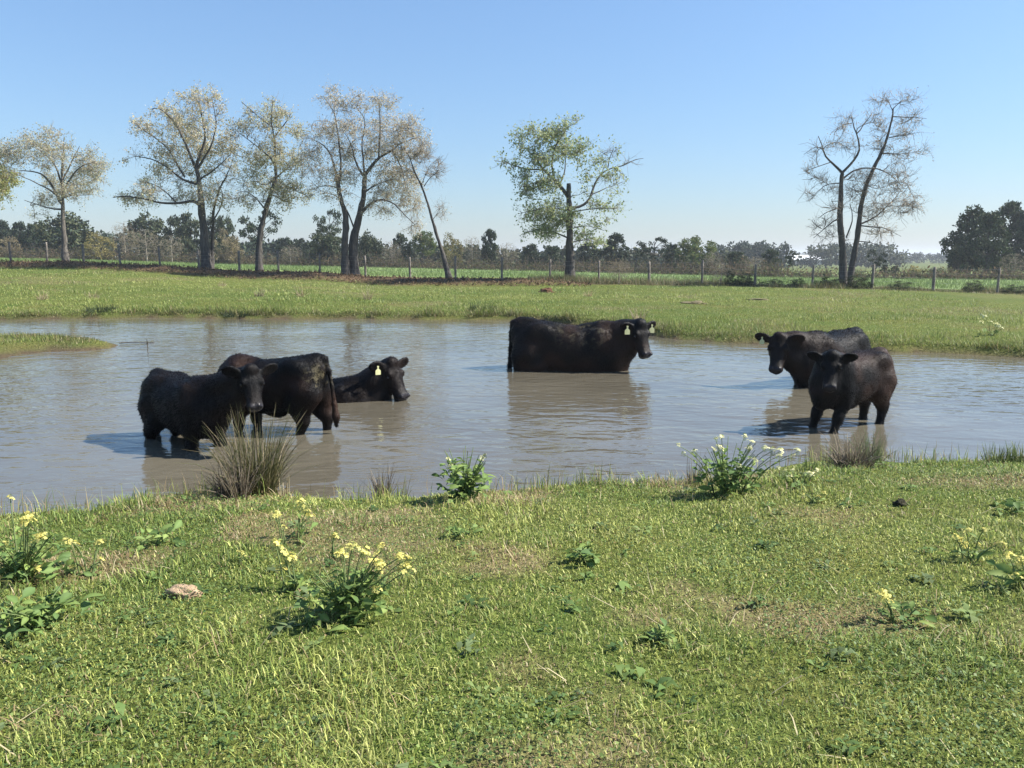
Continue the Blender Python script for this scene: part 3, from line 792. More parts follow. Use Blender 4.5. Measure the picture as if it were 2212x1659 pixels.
def big_tree(name, label, cat, crop, base, Yoff, limbs, blobs, twigs=(70, 420, 2200), leaf=None, barkm=None, twigm=None, seed=1, twr=0.0095, depth=0.8, droop=0.0, flare=1.5):
    """limbs and crown masses measured in the photo; they get their own depth around the trunk"""
    s, ox, oy = crop
    rng = np.random.default_rng(seed)
    conv = lambda x, y: (ox + s * x, oy + s * y)
    bx, by = conv(*base)
    Yt = F / fence_ppm(bx) + Yoff
    ppm = F / Yt
    B = at_depth(bx, by, Yt)
    gz = ground_z(B[0], B[1]); 
    root = empty(name, (B[0], B[1], gz - 0.05), label, cat)
    O = np.array([B[0], B[1], gz - 0.05])
    parts, nodes, nrad, ndir = [], [], [], []
    for li, L in enumerate(limbs):
        pts = []
        bow = L.get('dy', None)
        if bow is None: bow = rng.uniform(-1, 1) * (0.0 if li == 0 else 1.6) * depth
        y0 = L.get('y0', 0.0)
        m = len(L['p'])
        for k, (x, y) in enumerate(L['p']):
            dep = y0 + bow * (k / max(m - 1, 1)) ** 1.2
            p = at_depth(*conv(x, y), Yt + dep)
            pts.append([*p, L['r'][0] + (L['r'][1] - L['r'][0]) * (k / (m - 1)) ** 0.8])
        if L.get('root'): pts[0][2] = O[2] - 0.1
        A = resample(pts, 0.28)
        wob = np.cumsum(rng.normal(0, 0.012, (len(A), 3)), axis=0); wob -= np.linspace(0, 1, len(A))[:, None] * wob[-1]
        A[:, :3] += wob
        r = A[:, 3] * s / ppm * rng.uniform(0.93, 1.07, len(A))
        if L.get('root'): r *= 1 + (flare - 1) * np.exp(-np.linspace(0, 1, len(A)) * 9)
        V, Q = tubes(A[None, :, :3], r[None], 9 if L.get('root') else 6)
        if L.get('root'):
            V = V + ((noise2(V[:, 0] * 3 + V[:, 1] * 3, V[:, 2], 0.35, seed) - 0.5) * 0.10)[:, None] * np.array([1, 1, 0])
        parts.append((V, Q))
        st = 2 if not L.get('root') else int(len(A) * L.get('from', 0.45))
        nodes.append(A[st:, :3]); nrad.append(r[st:]); ndir.append(np.gradient(A[:, :3], axis=0)[st:])
    V, Q = join(parts)
    me = mesh_np('trunk', V - O, quads=Q, mat=barkm or M_BARK, smooth=True)
    link('trunk', me, root)
    N = np.vstack(nodes); NR = np.concatenate(nrad); ND = np.vstack(ndir); ND /= np.maximum(np.linalg.norm(ND, axis=1), 1e-6)[:, None]
    # crown masses -> targets
    bl = []
    for b in blobs:
        cx, cy, rx, ry = b[:4]; w = b[4] if len(b) > 4 else 1.0; dy = b[5] if len(b) > 5 else None
        c = at_depth(*conv(cx, cy), Yt); rw, rh = rx * s / ppm, ry * s / ppm
        bl.append((c, rw, rh, w * rw * rh, dy))
    wts = np.array([b[3] for b in bl]); wts = wts / wts.sum()
    span = max(b[1] for b in bl)
    bdep = [rng.uniform(-1, 1) * span * depth if b[4] is None else b[4] for b in bl]
    def targets(n):
        k = rng.choice(len(bl), n, p=wts)
        d = rng.normal(size=(n, 3)); d /= np.linalg.norm(d, axis=1)[:, None]; d *= rng.random(n)[:, None] ** 0.45
        C = np.array([bl[i][0] for i in k]) + np.stack([d[:, 0] * np.array([bl[i][1] for i in k]), d[:, 1] * np.array([bl[i][1] for i in k]) * depth + np.array(bdep)[k], d[:, 2] * np.array([bl[i][2] for i in k])], 1)
        return C
    tp, lastP = [], []
    for lev, n in enumerate(twigs):
        if lev == 2:
            # fine twigs: sprays leaving the branchlets outwards
            j = n0 + rng.integers(0, len(N) - n0, n)
            d = ND[j] * 0.75 + rng.normal(0, 0.55, (n, 3)) + np.array([0, 0, 0.12 - droop]); d /= np.linalg.norm(d, axis=1)[:, None]
            Ld = rng.uniform(0.2, 0.8, n)[:, None]
            u = np.linspace(0, 1, 3)[None, :, None]
            st = N[j][:, None]; en = st + (d * Ld)[:, None]; ct = st + (ND[j] * Ld * 0.45)[:, None]
            PL = (1 - u) ** 2 * st + 2 * u * (1 - u) * ct + u * u * (en - np.array([0, 0, 1.0]) * droop * 0.4 * Ld[:, None])
            PL[:, 1:] += rng.normal(0, 0.02, (n, 2, 3))
            RL = np.linspace(1.0, 0.55, 3)[None] * np.minimum(NR[j] * 0.9, twr)[:, None]
            tp.append(tubes(PL, RL, 3)); lastP.append(np.concatenate([PL[:, 1:].reshape(-1, 3), 0.5 * (PL[:, 1] + PL[:, 2])])); break
        if lev == 0: n0 = len(N)
        T = targets(n)
        K = 6 if lev == 0 else 5 if lev == 1 else 4
        maxl = (4.0, 2.2, 1.3)[min(lev, 2)]
        PL, RL = [], []
        order = np.argsort([np.min(((N - t) ** 2).sum(1)) for t in T]) if lev < 2 else np.arange(n)
        newN, newR, newD = [], [], []
        for i in order:
            t = T[i]
            dv = t - N; dist = np.linalg.norm(dv, axis=1)
            along = (dv * ND).sum(1) / np.maximum(dist, 1e-6)
            cost = dist * (1.45 - 0.45 * along) + np.maximum(N[:, 2] - t[2], 0) * 0.35
            j = int(np.argmin(cost))
            if dist[j] > maxl * 1.6:
                t = N[j] + dv[j] / dist[j] * maxl * rng.uniform(0.7, 1.5)
            Ld = np.linalg.norm(t - N[j])
            if Ld < 0.06: continue
            u = np.linspace(0, 1, K)[:, None]
            ctrl = N[j] + ND[j] * Ld * 0.35 + np.array([0, 0, Ld * 0.10])
            P = (1 - u) ** 2 * N[j] + 2 * u * (1 - u) * ctrl + u * u * t
            P[1:] += rng.normal(0, 0.022 * Ld, (K - 1, 3))
            r0 = min(NR[j] * 0.75, 0.018 * Ld + (0.012 if lev == 0 else 0.006) + twr * 0.4)
            rr = np.linspace(r0, max(twr * (1.2 if lev == 0 else 0.75), 0.004), K)
            PL.append(P); RL.append(rr)
            dd = np.gradient(P, axis=0); dd /= np.maximum(np.linalg.norm(dd, axis=1), 1e-6)[:, None]
            if lev < 2:
                N = np.vstack([N, P[1:]]); NR = np.concatenate([NR, rr[1:]]); ND = np.vstack([ND, dd[1:]])
        if PL:
            PL, RL = np.array(PL), np.array(RL)
            tp.append(tubes(PL, RL, 5 if lev == 0 else 3))
            if lev >= 1: lastP.append(PL[:, 1:].reshape(-1, 3)); 
            if lev == 2: ends = PL
    V, Q = join(tp)
    me = mesh_np('branch', V - O, quads=Q, mat=twigm or M_TWIG, smooth=True)
    tag(link('branch', me, root), kind='stuff')
    if leaf:
        C = np.vstack([lastP[-1]] + [lastP[0]] * (1 if leaf.get('inner') else 0))
        rep = leaf['n']
        # leaves gather on some boughs and leave others bare
        g = noise2(C[:, 0] * 1.0 + C[:, 1], C[:, 2], leaf.get('patch', 1.3), seed + 2, 2)
        keep = rng.random(len(C)) < smooth01(leaf.get('lo', 0.30), leaf.get('hi', 0.55), g)
        if leaf.get('bare'):
            for (x, y, rr) in leaf['bare']:
                q = at_depth(*conv(x, y), Yt)
                keep &= np.hypot(C[:, 0] - q[0], C[:, 2] - q[2]) > rr * s / ppm
        C = C[keep]
        C = np.repeat(C, rep, axis=0); C = C + rng.normal(0, leaf.get('spread', 0.09), C.shape)
        pal = np.array(leaf['cols']); col = pal[rng.integers(0, len(pal), len(C))] * rng.uniform(0.75, 1.25, (len(C), 1))
        V, Q, cc = leaf_cards(C, leaf['size'], col, rng, leaf.get('aspect', 0.55))
        me = mesh_np('crown', V - O, quads=Q, mat=M_LEAF, col=cc)
        tag(link('crown', me, root), kind='stuff')
    return root
C4, C5, C6, C7 = (0.2773, 0, 177), (0.28805, 495.5, 159.3), (0.24004, 1017.5, 238.9), (0.3440, 1451, 177)
TAN = [(0.54, 0.49, 0.31), (0.58, 0.53, 0.37), (0.48, 0.47, 0.28), (0.55, 0.46, 0.29), (0.46, 0.48, 0.27)]
PALE = [(0.58, 0.53, 0.41), (0.52, 0.48, 0.35), (0.60, 0.55, 0.43), (0.55, 0.46, 0.34)]
GREEN = [(0.25, 0.30, 0.15), (0.31, 0.35, 0.19), (0.19, 0.25, 0.12), (0.37, 0.39, 0.23)]
LIME = [(0.25, 0.29, 0.10), (0.30, 0.31, 0.13), (0.34, 0.31, 0.16)]
def lf(cols, size=0.11, n=2, **k): return dict(cols=cols, size=size, n=n, **k)

big_tree('maple_tree', 'tree with fresh lime green leaves cut by the photo edge beside the pale maple', 'tree', C4, (-230, 1392), 0.8,
    [dict(root=1, p=[(-230, 1392), (-225, 1150), (-215, 900), (-200, 650)], r=(26, 9)), dict(p=[(-222, 1020), (-120, 900), (20, 830), (90, 850)], r=(13, 3)),
     dict(p=[(-218, 900), (-120, 740), (-40, 620), (0, 540)], r=(12, 3)), dict(p=[(-215, 880), (-310, 740), (-380, 620)], r=(12, 3))],
    [(-20, 580, 90, 110, 1.2), (40, 880, 120, 80), (-60, 740, 120, 90), (-200, 620, 180, 170), (-340, 740, 140, 160)], (40, 240, 2000), lf(LIME, 0.13, 3, lo=0.2, hi=0.45), M_BARK, seed=20)
big_tree('maple_tree', 'pale-barked budding tree standing alone between the cut-off lime tree and the widest tree', 'tree', C4, (512, 1386), 0.9,
    [dict(root=1, p=[(512, 1386), (500, 1250), (490, 1100), (485, 950), (486, 800), (490, 650), (497, 540), (500, 430)], r=(22, 3)),
     dict(p=[(485, 950), (430, 860), (400, 790), (330, 710), (240, 690), (150, 690)], r=(14, 3)), dict(p=[(482, 990), (400, 990), (300, 960), (190, 920)], r=(9, 2)),
     dict(p=[(440, 880), (380, 830), (250, 770), (130, 720)], r=(8, 2)), dict(p=[(490, 870), (540, 760), (620, 660), (740, 620)], r=(9, 2)),
     dict(p=[(488, 905), (560, 880), (700, 880)], r=(6, 2)), dict(p=[(486, 800), (430, 640), (300, 520), (230, 460)], r=(8, 2)), dict(p=[(488, 760), (560, 620), (620, 500)], r=(7, 2))],
    [(450, 560, 230, 130), (200, 610, 100, 110), (640, 630, 130, 120), (490, 440, 110, 55), (240, 480, 60, 50), (480, 780, 260, 120), (240, 920, 120, 55), (640, 870, 110, 60), (740, 660, 55, 60), (300, 1020, 110, 50, 0.5)],
    (70, 420, 2300), lf(PALE + TAN, 0.10, 2, lo=0.2, hi=0.5), M_BARK2, seed=21)
big_tree('oak_tree', 'wide-spreading budding tree with a long low limb reaching left', 'tree', C4, (1608, 1428), 1.0,
    [dict(root=1, p=[(1608, 1428), (1590, 1200), (1575, 1000), (1560, 880), (1545, 760), (1530, 660)], r=(35, 14)),
     dict(root=1, p=[(1645, 1425), (1648, 1280), (1652, 1180), (1662, 1000), (1690, 850), (1750, 760), (1800, 650)], r=(17, 3), y0=0.6),
     dict(p=[(1562, 960), (1520, 912), (1450, 935), (1380, 945), (1240, 940), (1100, 905), (950, 890), (880, 900)], r=(17, 3), dy=-0.8),
     dict(p=[(1545, 800), (1420, 770), (1330, 690), (1200, 600), (1060, 580)], r=(12, 3)), dict(p=[(1530, 690), (1450, 500), (1350, 300), (1230, 190), (1170, 215)], r=(12, 2)),
     dict(p=[(1530, 660), (1600, 430), (1560, 240), (1545, 110)], r=(12, 2)), dict(p=[(1535, 680), (1640, 520), (1690, 330), (1650, 120)], r=(9, 2)),
     dict(p=[(1650, 1100), (1720, 1000), (1750, 870), (1700, 800)], r=(7, 2)), dict(p=[(1380, 945), (1290, 850), (1200, 790), (1080, 770)], r=(6, 2)),
     dict(p=[(1440, 740), (1300, 500), (1100, 360), (1060, 340)], r=(8, 2)), dict(p=[(1540, 770), (1680, 680), (1800, 560)], r=(8, 2))],
    [(1270, 230, 110, 80), (1480, 150, 80, 60), (1600, 140, 110, 70), (1690, 180, 70, 110), (1150, 370, 110, 70), (1350, 380, 180, 130), (1580, 330, 170, 130), (1100, 590, 80, 40), (1300, 570, 190, 110),
     (1550, 560, 230, 140), (1750, 480, 90, 120), (1180, 690, 120, 60), (1400, 740, 180, 90), (1700, 720, 140, 110), (1080, 775, 80, 30), (1250, 850, 130, 70), (960, 905, 100, 50, 2.0), (1150, 895, 130, 60, 1.5), (1380, 900, 120, 60), (1650, 900, 140, 90), (1780, 950, 80, 70, 0.6)],
    (120, 700, 3900), lf(TAN + PALE, 0.11, 2, lo=0.22, hi=0.5), M_BARK, seed=22)
big_tree('elm_tree', 'slender crooked budding tree between the widest tree and the twin-trunked tree', 'tree', C5, (222, 1440), 1.6,
    [dict(root=1, p=[(222, 1440), (215, 1300), (235, 1150), (260, 1030), (300, 920), (345, 780), (345, 690)], r=(25, 11), **{'from': 0.5}),
     dict(p=[(345, 690), (320, 630), (270, 590), (180, 520), (80, 450)], r=(10, 2)), dict(p=[(345, 700), (345, 560), (335, 450), (310, 340), (330, 200)], r=(9, 2)),
     dict(p=[(345, 780), (280, 850), (190, 800)], r=(6, 2)), dict(p=[(340, 790), (440, 700), (540, 650)], r=(7, 2)), dict(p=[(330, 850), (450, 850), (590, 920)], r=(6, 2)),
     dict(p=[(265, 1010), (200, 920), (120, 880)], r=(6, 2)), dict(p=[(310, 900), (430, 960), (500, 980)], r=(5, 2)), dict(p=[(320, 400), (180, 290), (90, 210)], r=(5, 2)), dict(p=[(335, 480), (430, 350), (460, 300)], r=(5, 2))],
    [(270, 320, 150, 80), (100, 220, 45, 30), (320, 220, 50, 45), (440, 310, 50, 40), (120, 440, 130, 80), (340, 440, 150, 60), (460, 420, 70, 60), (420, 640, 150, 80), (140, 640, 140, 110), (300, 560, 110, 70),
     (170, 800, 160, 90), (450, 720, 100, 70), (500, 870, 100, 80), (160, 940, 140, 70), (400, 940, 120, 80), (330, 830, 60, 60), (560, 930, 70, 30)],
    (80, 460, 2400), lf(TAN, 0.11, 2, lo=0.25, hi=0.52), M_BARK, seed=23)
big_tree('willow_tree', 'biggest tree, twin dark trunks and drooping tan twigs on a low mound', 'tree', C5, (905, 1478), 0.8,
    [dict(root=1, p=[(868, 1478), (865, 1300), (875, 1150), (870, 1030), (830, 950), (815, 840), (800, 750)], r=(30, 11), y0=-0.2, **{'from': 0.55}),
     dict(root=1, p=[(938, 1478), (930, 1250), (960, 1130), (990, 1010), (1010, 900), (1015, 770)], r=(37, 15), y0=0.3, **{'from': 0.6}),
     dict(p=[(800, 750), (770, 600), (690, 520), (640, 500)], r=(9, 2)), dict(p=[(818, 830), (845, 700), (835, 540), (800, 320), (770, 250), (710, 180)], r=(10, 2)),
     dict(p=[(1015, 770), (1080, 680), (1140, 620), (1240, 570), (1280, 520), (1400, 480)], r=(14, 3)), dict(p=[(1003, 765), (940, 650), (915, 520), (860, 440)], r=(9, 2)), dict(p=[(1012, 775), (1000, 600), (990, 540), (1030, 350), (940, 230)], r=(9, 2)),
     dict(p=[(1010, 890), (1100, 830), (1230, 790)], r=(8, 3)), dict(p=[(1000, 1030), (1060, 960), (1150, 940), (1240, 970), (1300, 1050), (1390, 1130)], r=(11, 2), dy=-1.0),
     dict(p=[(1115, 645), (1130, 400), (1120, 190)], r=(8, 2)), dict(p=[(930, 1150), (900, 1060), (880, 1020)], r=(7, 4), dy=0.0), dict(p=[(820, 860), (720, 830), (640, 860)], r=(5, 2)), dict(p=[(1230, 580), (1300, 720), (1330, 880)], r=(6, 2))],
    [(760, 160, 110, 60), (880, 250, 110, 60), (1130, 190, 140, 75), (980, 200, 60, 50, 0.6), (700, 400, 160, 90), (950, 420, 180, 90), (1150, 420, 150, 110, 1.2), (1330, 430, 120, 100), (1450, 520, 90, 85), (640, 560, 110, 90), (800, 560, 130, 100),
     (1050, 560, 180, 90), (1270, 600, 150, 90), (640, 720, 100, 90), (800, 760, 150, 100, 0.8), (960, 740, 120, 90, 0.8), (1200, 740, 170, 100), (1340, 800, 110, 120), (700, 880, 110, 70, 0.7), (1140, 880, 150, 80), (1340, 980, 100, 80), (1385, 1120, 45, 60, 1.4), (1120, 1010, 130, 60, 0.8), (880, 930, 100, 70, 0.6)],
    (140, 800, 5000), lf(PALE + [(0.40, 0.30, 0.20), (0.33, 0.31, 0.17)], 0.105, 2, lo=0.2, hi=0.5, aspect=0.4), M_BARK, seed=24, flare=1.25, droop=0.35)
big_tree('leaning_tree', 'thin bare pole-like tree leaning steeply left over the fence', 'tree', C5, (1655, 1540), 0.7,
    [dict(root=1, p=[(1655, 1540), (1620, 1420), (1580, 1270), (1540, 1150), (1510, 1030), (1470, 920), (1420, 800), (1380, 700), (1340, 590), (1300, 545)], r=(15, 3), **{'from': 0.4}),
     dict(p=[(1530, 1090), (1560, 1040), (1610, 1010)], r=(3, 1)), dict(p=[(1460, 850), (1520, 760), (1615, 725)], r=(4, 1)), dict(p=[(1400, 750), (1350, 720), (1300, 740)], r=(3, 1)), dict(p=[(1440, 830), (1500, 690), (1560, 640)], r=(3, 1))],
    [(1530, 730, 90, 60), (1575, 1020, 50, 70), (1410, 600, 90, 70), (1560, 650, 40, 40), (1330, 760, 60, 50, 0.5), (1480, 620, 60, 50)], (26, 110, 900), lf(PALE, 0.08, 1, lo=0.45, hi=0.7), M_BARK, seed=25, flare=2.0)
big_tree('oak_tree', 'green-leaved tree with thick straight trunk and bare broken limbs on its right', 'tree', C6, (895, 1522), 1.2,
    [dict(root=1, p=[(895, 1522), (893, 1300), (890, 1100), (890, 900), (885, 800), (880, 655)], r=(43, 18), **{'from': 0.3}),
     dict(p=[(884, 790), (800, 670), (740, 600), (640, 530), (580, 420), (520, 370)], r=(22, 4)), dict(p=[(800, 665), (840, 600), (850, 480), (850, 350)], r=(9, 3)),
     dict(p=[(740, 595), (720, 480), (760, 320), (850, 190), (890, 110), (960, 120)], r=(10, 2)), dict(p=[(890, 885), (940, 868), (1040, 850), (1080, 760), (1120, 620), (1230, 520), (1390, 490), (1480, 430), (1550, 430)], r=(16, 2)),
     dict(p=[(1230, 515), (1240, 400), (1280, 350)], r=(5, 2)), dict(p=[(1080, 760), (1200, 700), (1370, 640)], r=(6, 2)), dict(p=[(888, 900), (720, 880), (560, 900), (420, 930)], r=(8, 2)),
     dict(p=[(890, 1070), (940, 1050), (1050, 1030), (1200, 1080)], r=(6, 2)), dict(p=[(888, 1155), (750, 1090), (600, 1060), (470, 1110)], r=(9, 2)), dict(p=[(890, 915), (1100, 880), (1300, 880)], r=(7, 2)),
     dict(p=[(640, 530), (480, 530), (350, 480), (210, 450)], r=(8, 2)), dict(p=[(890, 1185), (1050, 1150), (1200, 1220)], r=(6, 2)), dict(p=[(1230, 405), (1180, 370), (1120, 350)], r=(3, 1)), dict(p=[(1300, 500), (1340, 560), (1400, 600)], r=(3, 1))],
    [(560, 250, 160, 80, 1.3), (760, 210, 130, 80, 1.2), (900, 100, 65, 28), (850, 330, 140, 100), (460, 360, 80, 40), (320, 480, 110, 45), (620, 460, 160, 90), (470, 620, 110, 60), (500, 720, 120, 70), (700, 660, 130, 90), (940, 440, 70, 60), (1000, 320, 60, 40),
     (1160, 470, 80, 40), (1250, 620, 140, 70), (1060, 620, 70, 60), (1000, 760, 90, 60), (1280, 750, 50, 50, 0.7), (540, 940, 150, 80, 1.2), (720, 960, 120, 100), (540, 1080, 90, 60), (700, 1090, 120, 70), (880, 980, 100, 110), (1140, 860, 150, 40), (1300, 880, 80, 35), (1250, 990, 50, 45), (1150, 1020, 60, 25), (1000, 1120, 110, 50), (1110, 1190, 100, 30), (1450, 440, 90, 45, 0.9), (1250, 370, 90, 45, 0.9), (790, 840, 90, 60)],
    (110, 520, 2300), lf(GREEN, 0.135, 2, lo=0.22, hi=0.46, spread=0.10, bare=[(1480, 440, 130), (1250, 350, 80)]), M_BARK, M_TWIGD, seed=26, flare=1.35)
big_tree('ash_tree', 'tall bare twin-stemmed tree parted in a V by bushes on the far fence', 'tree', C7, (1085, 1240), 1.0,
    [dict(root=1, p=[(1076, 1240), (1075, 1100), (1065, 960), (1055, 850), (1060, 750), (1065, 650), (1070, 570)], r=(24, 11), y0=-0.2, **{'from': 0.4}),
     dict(root=1, p=[(1102, 1238), (1140, 1120), (1165, 980), (1180, 870), (1195, 730), (1230, 620), (1280, 520), (1320, 430), (1355, 350), (1365, 300), (1385, 220), (1390, 170)], r=(20, 4), y0=0.3, **{'from': 0.25}),
     dict(p=[(1070, 570), (1130, 510), (1180, 440), (1180, 370), (1165, 320), (1130, 260), (1130, 220)], r=(9, 2)), dict(p=[(1070, 570), (1020, 520), (970, 480), (945, 420), (960, 390), (920, 340)], r=(8, 2)),
     dict(p=[(1165, 320), (1200, 280), (1240, 230), (1260, 190)], r=(4, 1.5)), dict(p=[(1078, 605), (1150, 550), (1240, 535), (1310, 550), (1400, 600), (1440, 650)], r=(6, 2)),
     dict(p=[(1365, 350), (1420, 340), (1560, 315)], r=(4, 1)), dict(p=[(1320, 450), (1450, 450), (1600, 430)], r=(4, 1)), dict(p=[(1385, 215), (1460, 215), (1600, 230)], r=(4, 1)), dict(p=[(1390, 180), (1350, 100)], r=(3, 1)), dict(p=[(1390, 170), (1450, 110), (1520, 110)], r=(3, 1)),
     dict(p=[(1185, 890), (1280, 850), (1380, 750), (1440, 680)], r=(6, 2)), dict(p=[(1190, 905), (1330, 910), (1440, 970)], r=(5, 1)), dict(p=[(1095, 980), (1130, 900), (1150, 850), (1120, 770)], r=(5, 2), dy=0.0),
     dict(p=[(1052, 860), (1000, 870), (960, 920), (890, 980)], r=(6, 1.5)), dict(p=[(1060, 640), (960, 640), (870, 740)], r=(4, 1)), dict(p=[(1048, 790), (960, 820), (920, 860)], r=(4, 1)), dict(p=[(1055, 745), (1000, 750)], r=(3, 1)), dict(p=[(945, 420), (900, 400), (830, 455)], r=(3, 1)), dict(p=[(1000, 505), (920, 530), (840, 565)], r=(3, 1)), dict(p=[(1160, 1000), (1240, 1000), (1300, 1030)], r=(4, 1)), dict(p=[(1130, 260), (1060, 270), (1000, 320)], r=(3, 1))],
    [(1370, 110, 80, 40), (1480, 110, 70, 45), (1540, 215, 80, 35), (1460, 330, 110, 40), (1540, 430, 90, 35), (1440, 500, 90, 70), (1130, 220, 70, 45), (1030, 310, 60, 40), (880, 440, 55, 40), (1000, 400, 60, 45), (890, 540, 60, 35), (950, 610, 70, 40), (900, 700, 50, 50), (1120, 430, 70, 40), (1230, 230, 60, 50),
     (1350, 640, 120, 80), (1300, 780, 150, 110), (1440, 780, 90, 70), (1350, 940, 120, 60), (960, 910, 80, 70), (980, 800, 70, 50), (1000, 980, 100, 40), (1180, 680, 90, 80), (1150, 590, 60, 40), (1250, 590, 80, 50), (1000, 690, 50, 50), (1300, 320, 60, 60), (1380, 400, 70, 60)],
    (110, 560, 3400), lf([(0.40, 0.34, 0.27), (0.46, 0.39, 0.31)], 0.07, 1, lo=0.4, hi=0.75), M_BARK, M_TWIGD, seed=27, twr=0.0095, flare=1.3)

# ------------------------------------------------------------------ fence along the tree row
M_POST = plain_mat('weathered_post', (0.10, 0.085, 0.07), (0.26, 0.23, 0.20), 5, 0.95, 0.1, 0.5, 0.01)
M_WIRE = plain_mat('fence_wire', (0.16, 0.155, 0.15), (0.24, 0.23, 0.22), 4, 0.5, 0.4, 0.0, 0.001)
def build_fence():
    root = empty('fence', (0, 40, 0), 'wire fence on weathered wooden posts running behind the pasture', 'fence')
    tops = []
    for i, (x, ty, by) in enumerate(FENCE_PX):
        Y = F / fence_ppm(x)
        b, tp = at_depth(x, by, Y), at_depth(x, ty, Y)
        gz = ground_z(b[0], b[1])
        h = tp[2] - b[2]
        if i < 9: h = max(h, 1.15)
        top = max(tp[2], gz + 1.0)
        rng = random.Random(i)
        r = rng.uniform(0.055, 0.078)
        k = 5
        zz = np.linspace(gz - 0.15, top, k)
        lean = (rng.uniform(-0.03, 0.03), rng.uniform(-0.03, 0.03))
        P = np.stack([b[0] + lean[0] * np.linspace(0, 1, k), b[1] + lean[1] * np.linspace(0, 1, k), zz], 1)
        P = np.vstack([P, P[-1] + [0, 0, 0.004]])
        R = np.array([r * 1.05, r, r * rng.uniform(0.95, 1.05), r, r * 0.95, 0.001])
        V, Q = tubes(P[None], R[None], 7)
        me = mesh_np('post', V - np.array([0, 40, 0]), quads=Q, mat=M_POST)
        link('post', me, root)
        tops.append((P[0], P[-2], gz))
    for w in range(5):
        f = 0.12 + w * 0.20
        pts = [g + (t_ - g) * f + np.array([0, -0.075, 0]) if False else np.array([g[0] + (t_[0] - g[0]) * f, g[1] - 0.08, gz + (t_[2] - gz) * f]) for g, t_, gz in tops]
        P = np.array(pts)
        V, Q = tubes(P[None], np.full((1, len(P)), 0.0035), 4)
        link('wire', mesh_np('wire', V - np.array([0, 40, 0]), quads=Q, mat=M_WIRE), root)
build_fence()

# ------------------------------------------------------------------ trees and bushes of the treeline
PINE = [(0.030, 0.048, 0.026), (0.042, 0.062, 0.030), (0.024, 0.040, 0.024), (0.055, 0.070, 0.036)]
OAKG = [(0.075, 0.105, 0.040), (0.10, 0.13, 0.05), (0.055, 0.085, 0.035), (0.13, 0.14, 0.06)]
DUSK = [(0.050, 0.066, 0.034), (0.065, 0.080, 0.040), (0.080, 0.086, 0.046), (0.038, 0.058, 0.032)]
YELL = [(0.30, 0.26, 0.10), (0.24, 0.21, 0.09), (0.36, 0.30, 0.13), (0.20, 0.17, 0.08)]
TANG = [(0.20, 0.17, 0.115), (0.26, 0.22, 0.15), (0.16, 0.14, 0.095), (0.22, 0.19, 0.10)]
def cards_blob(lumps, per, size, pal, rng, flat=0.6):
    Cs, cols = [], []
    pal = np.array(pal)
    for c, r in lumps:
        n = int(per * rng.uniform(0.7, 1.3))
        d = rng.normal(size=(n, 3)); d /= np.linalg.norm(d, axis=1)[:, None]; d *= rng.random(n)[:, None] ** 0.4
        Cs.append(np.array(c) + d * np.array([r, r, r * flat]))
        tone = rng.uniform(0.8, 1.2)
        cols.append(pal[rng.integers(0, len(pal), n)] * tone * rng.uniform(0.8, 1.2, (n, 1)))
    C, col = np.vstack(Cs), np.vstack(cols)
    return leaf_cards(C, size, col, rng, 0.6)
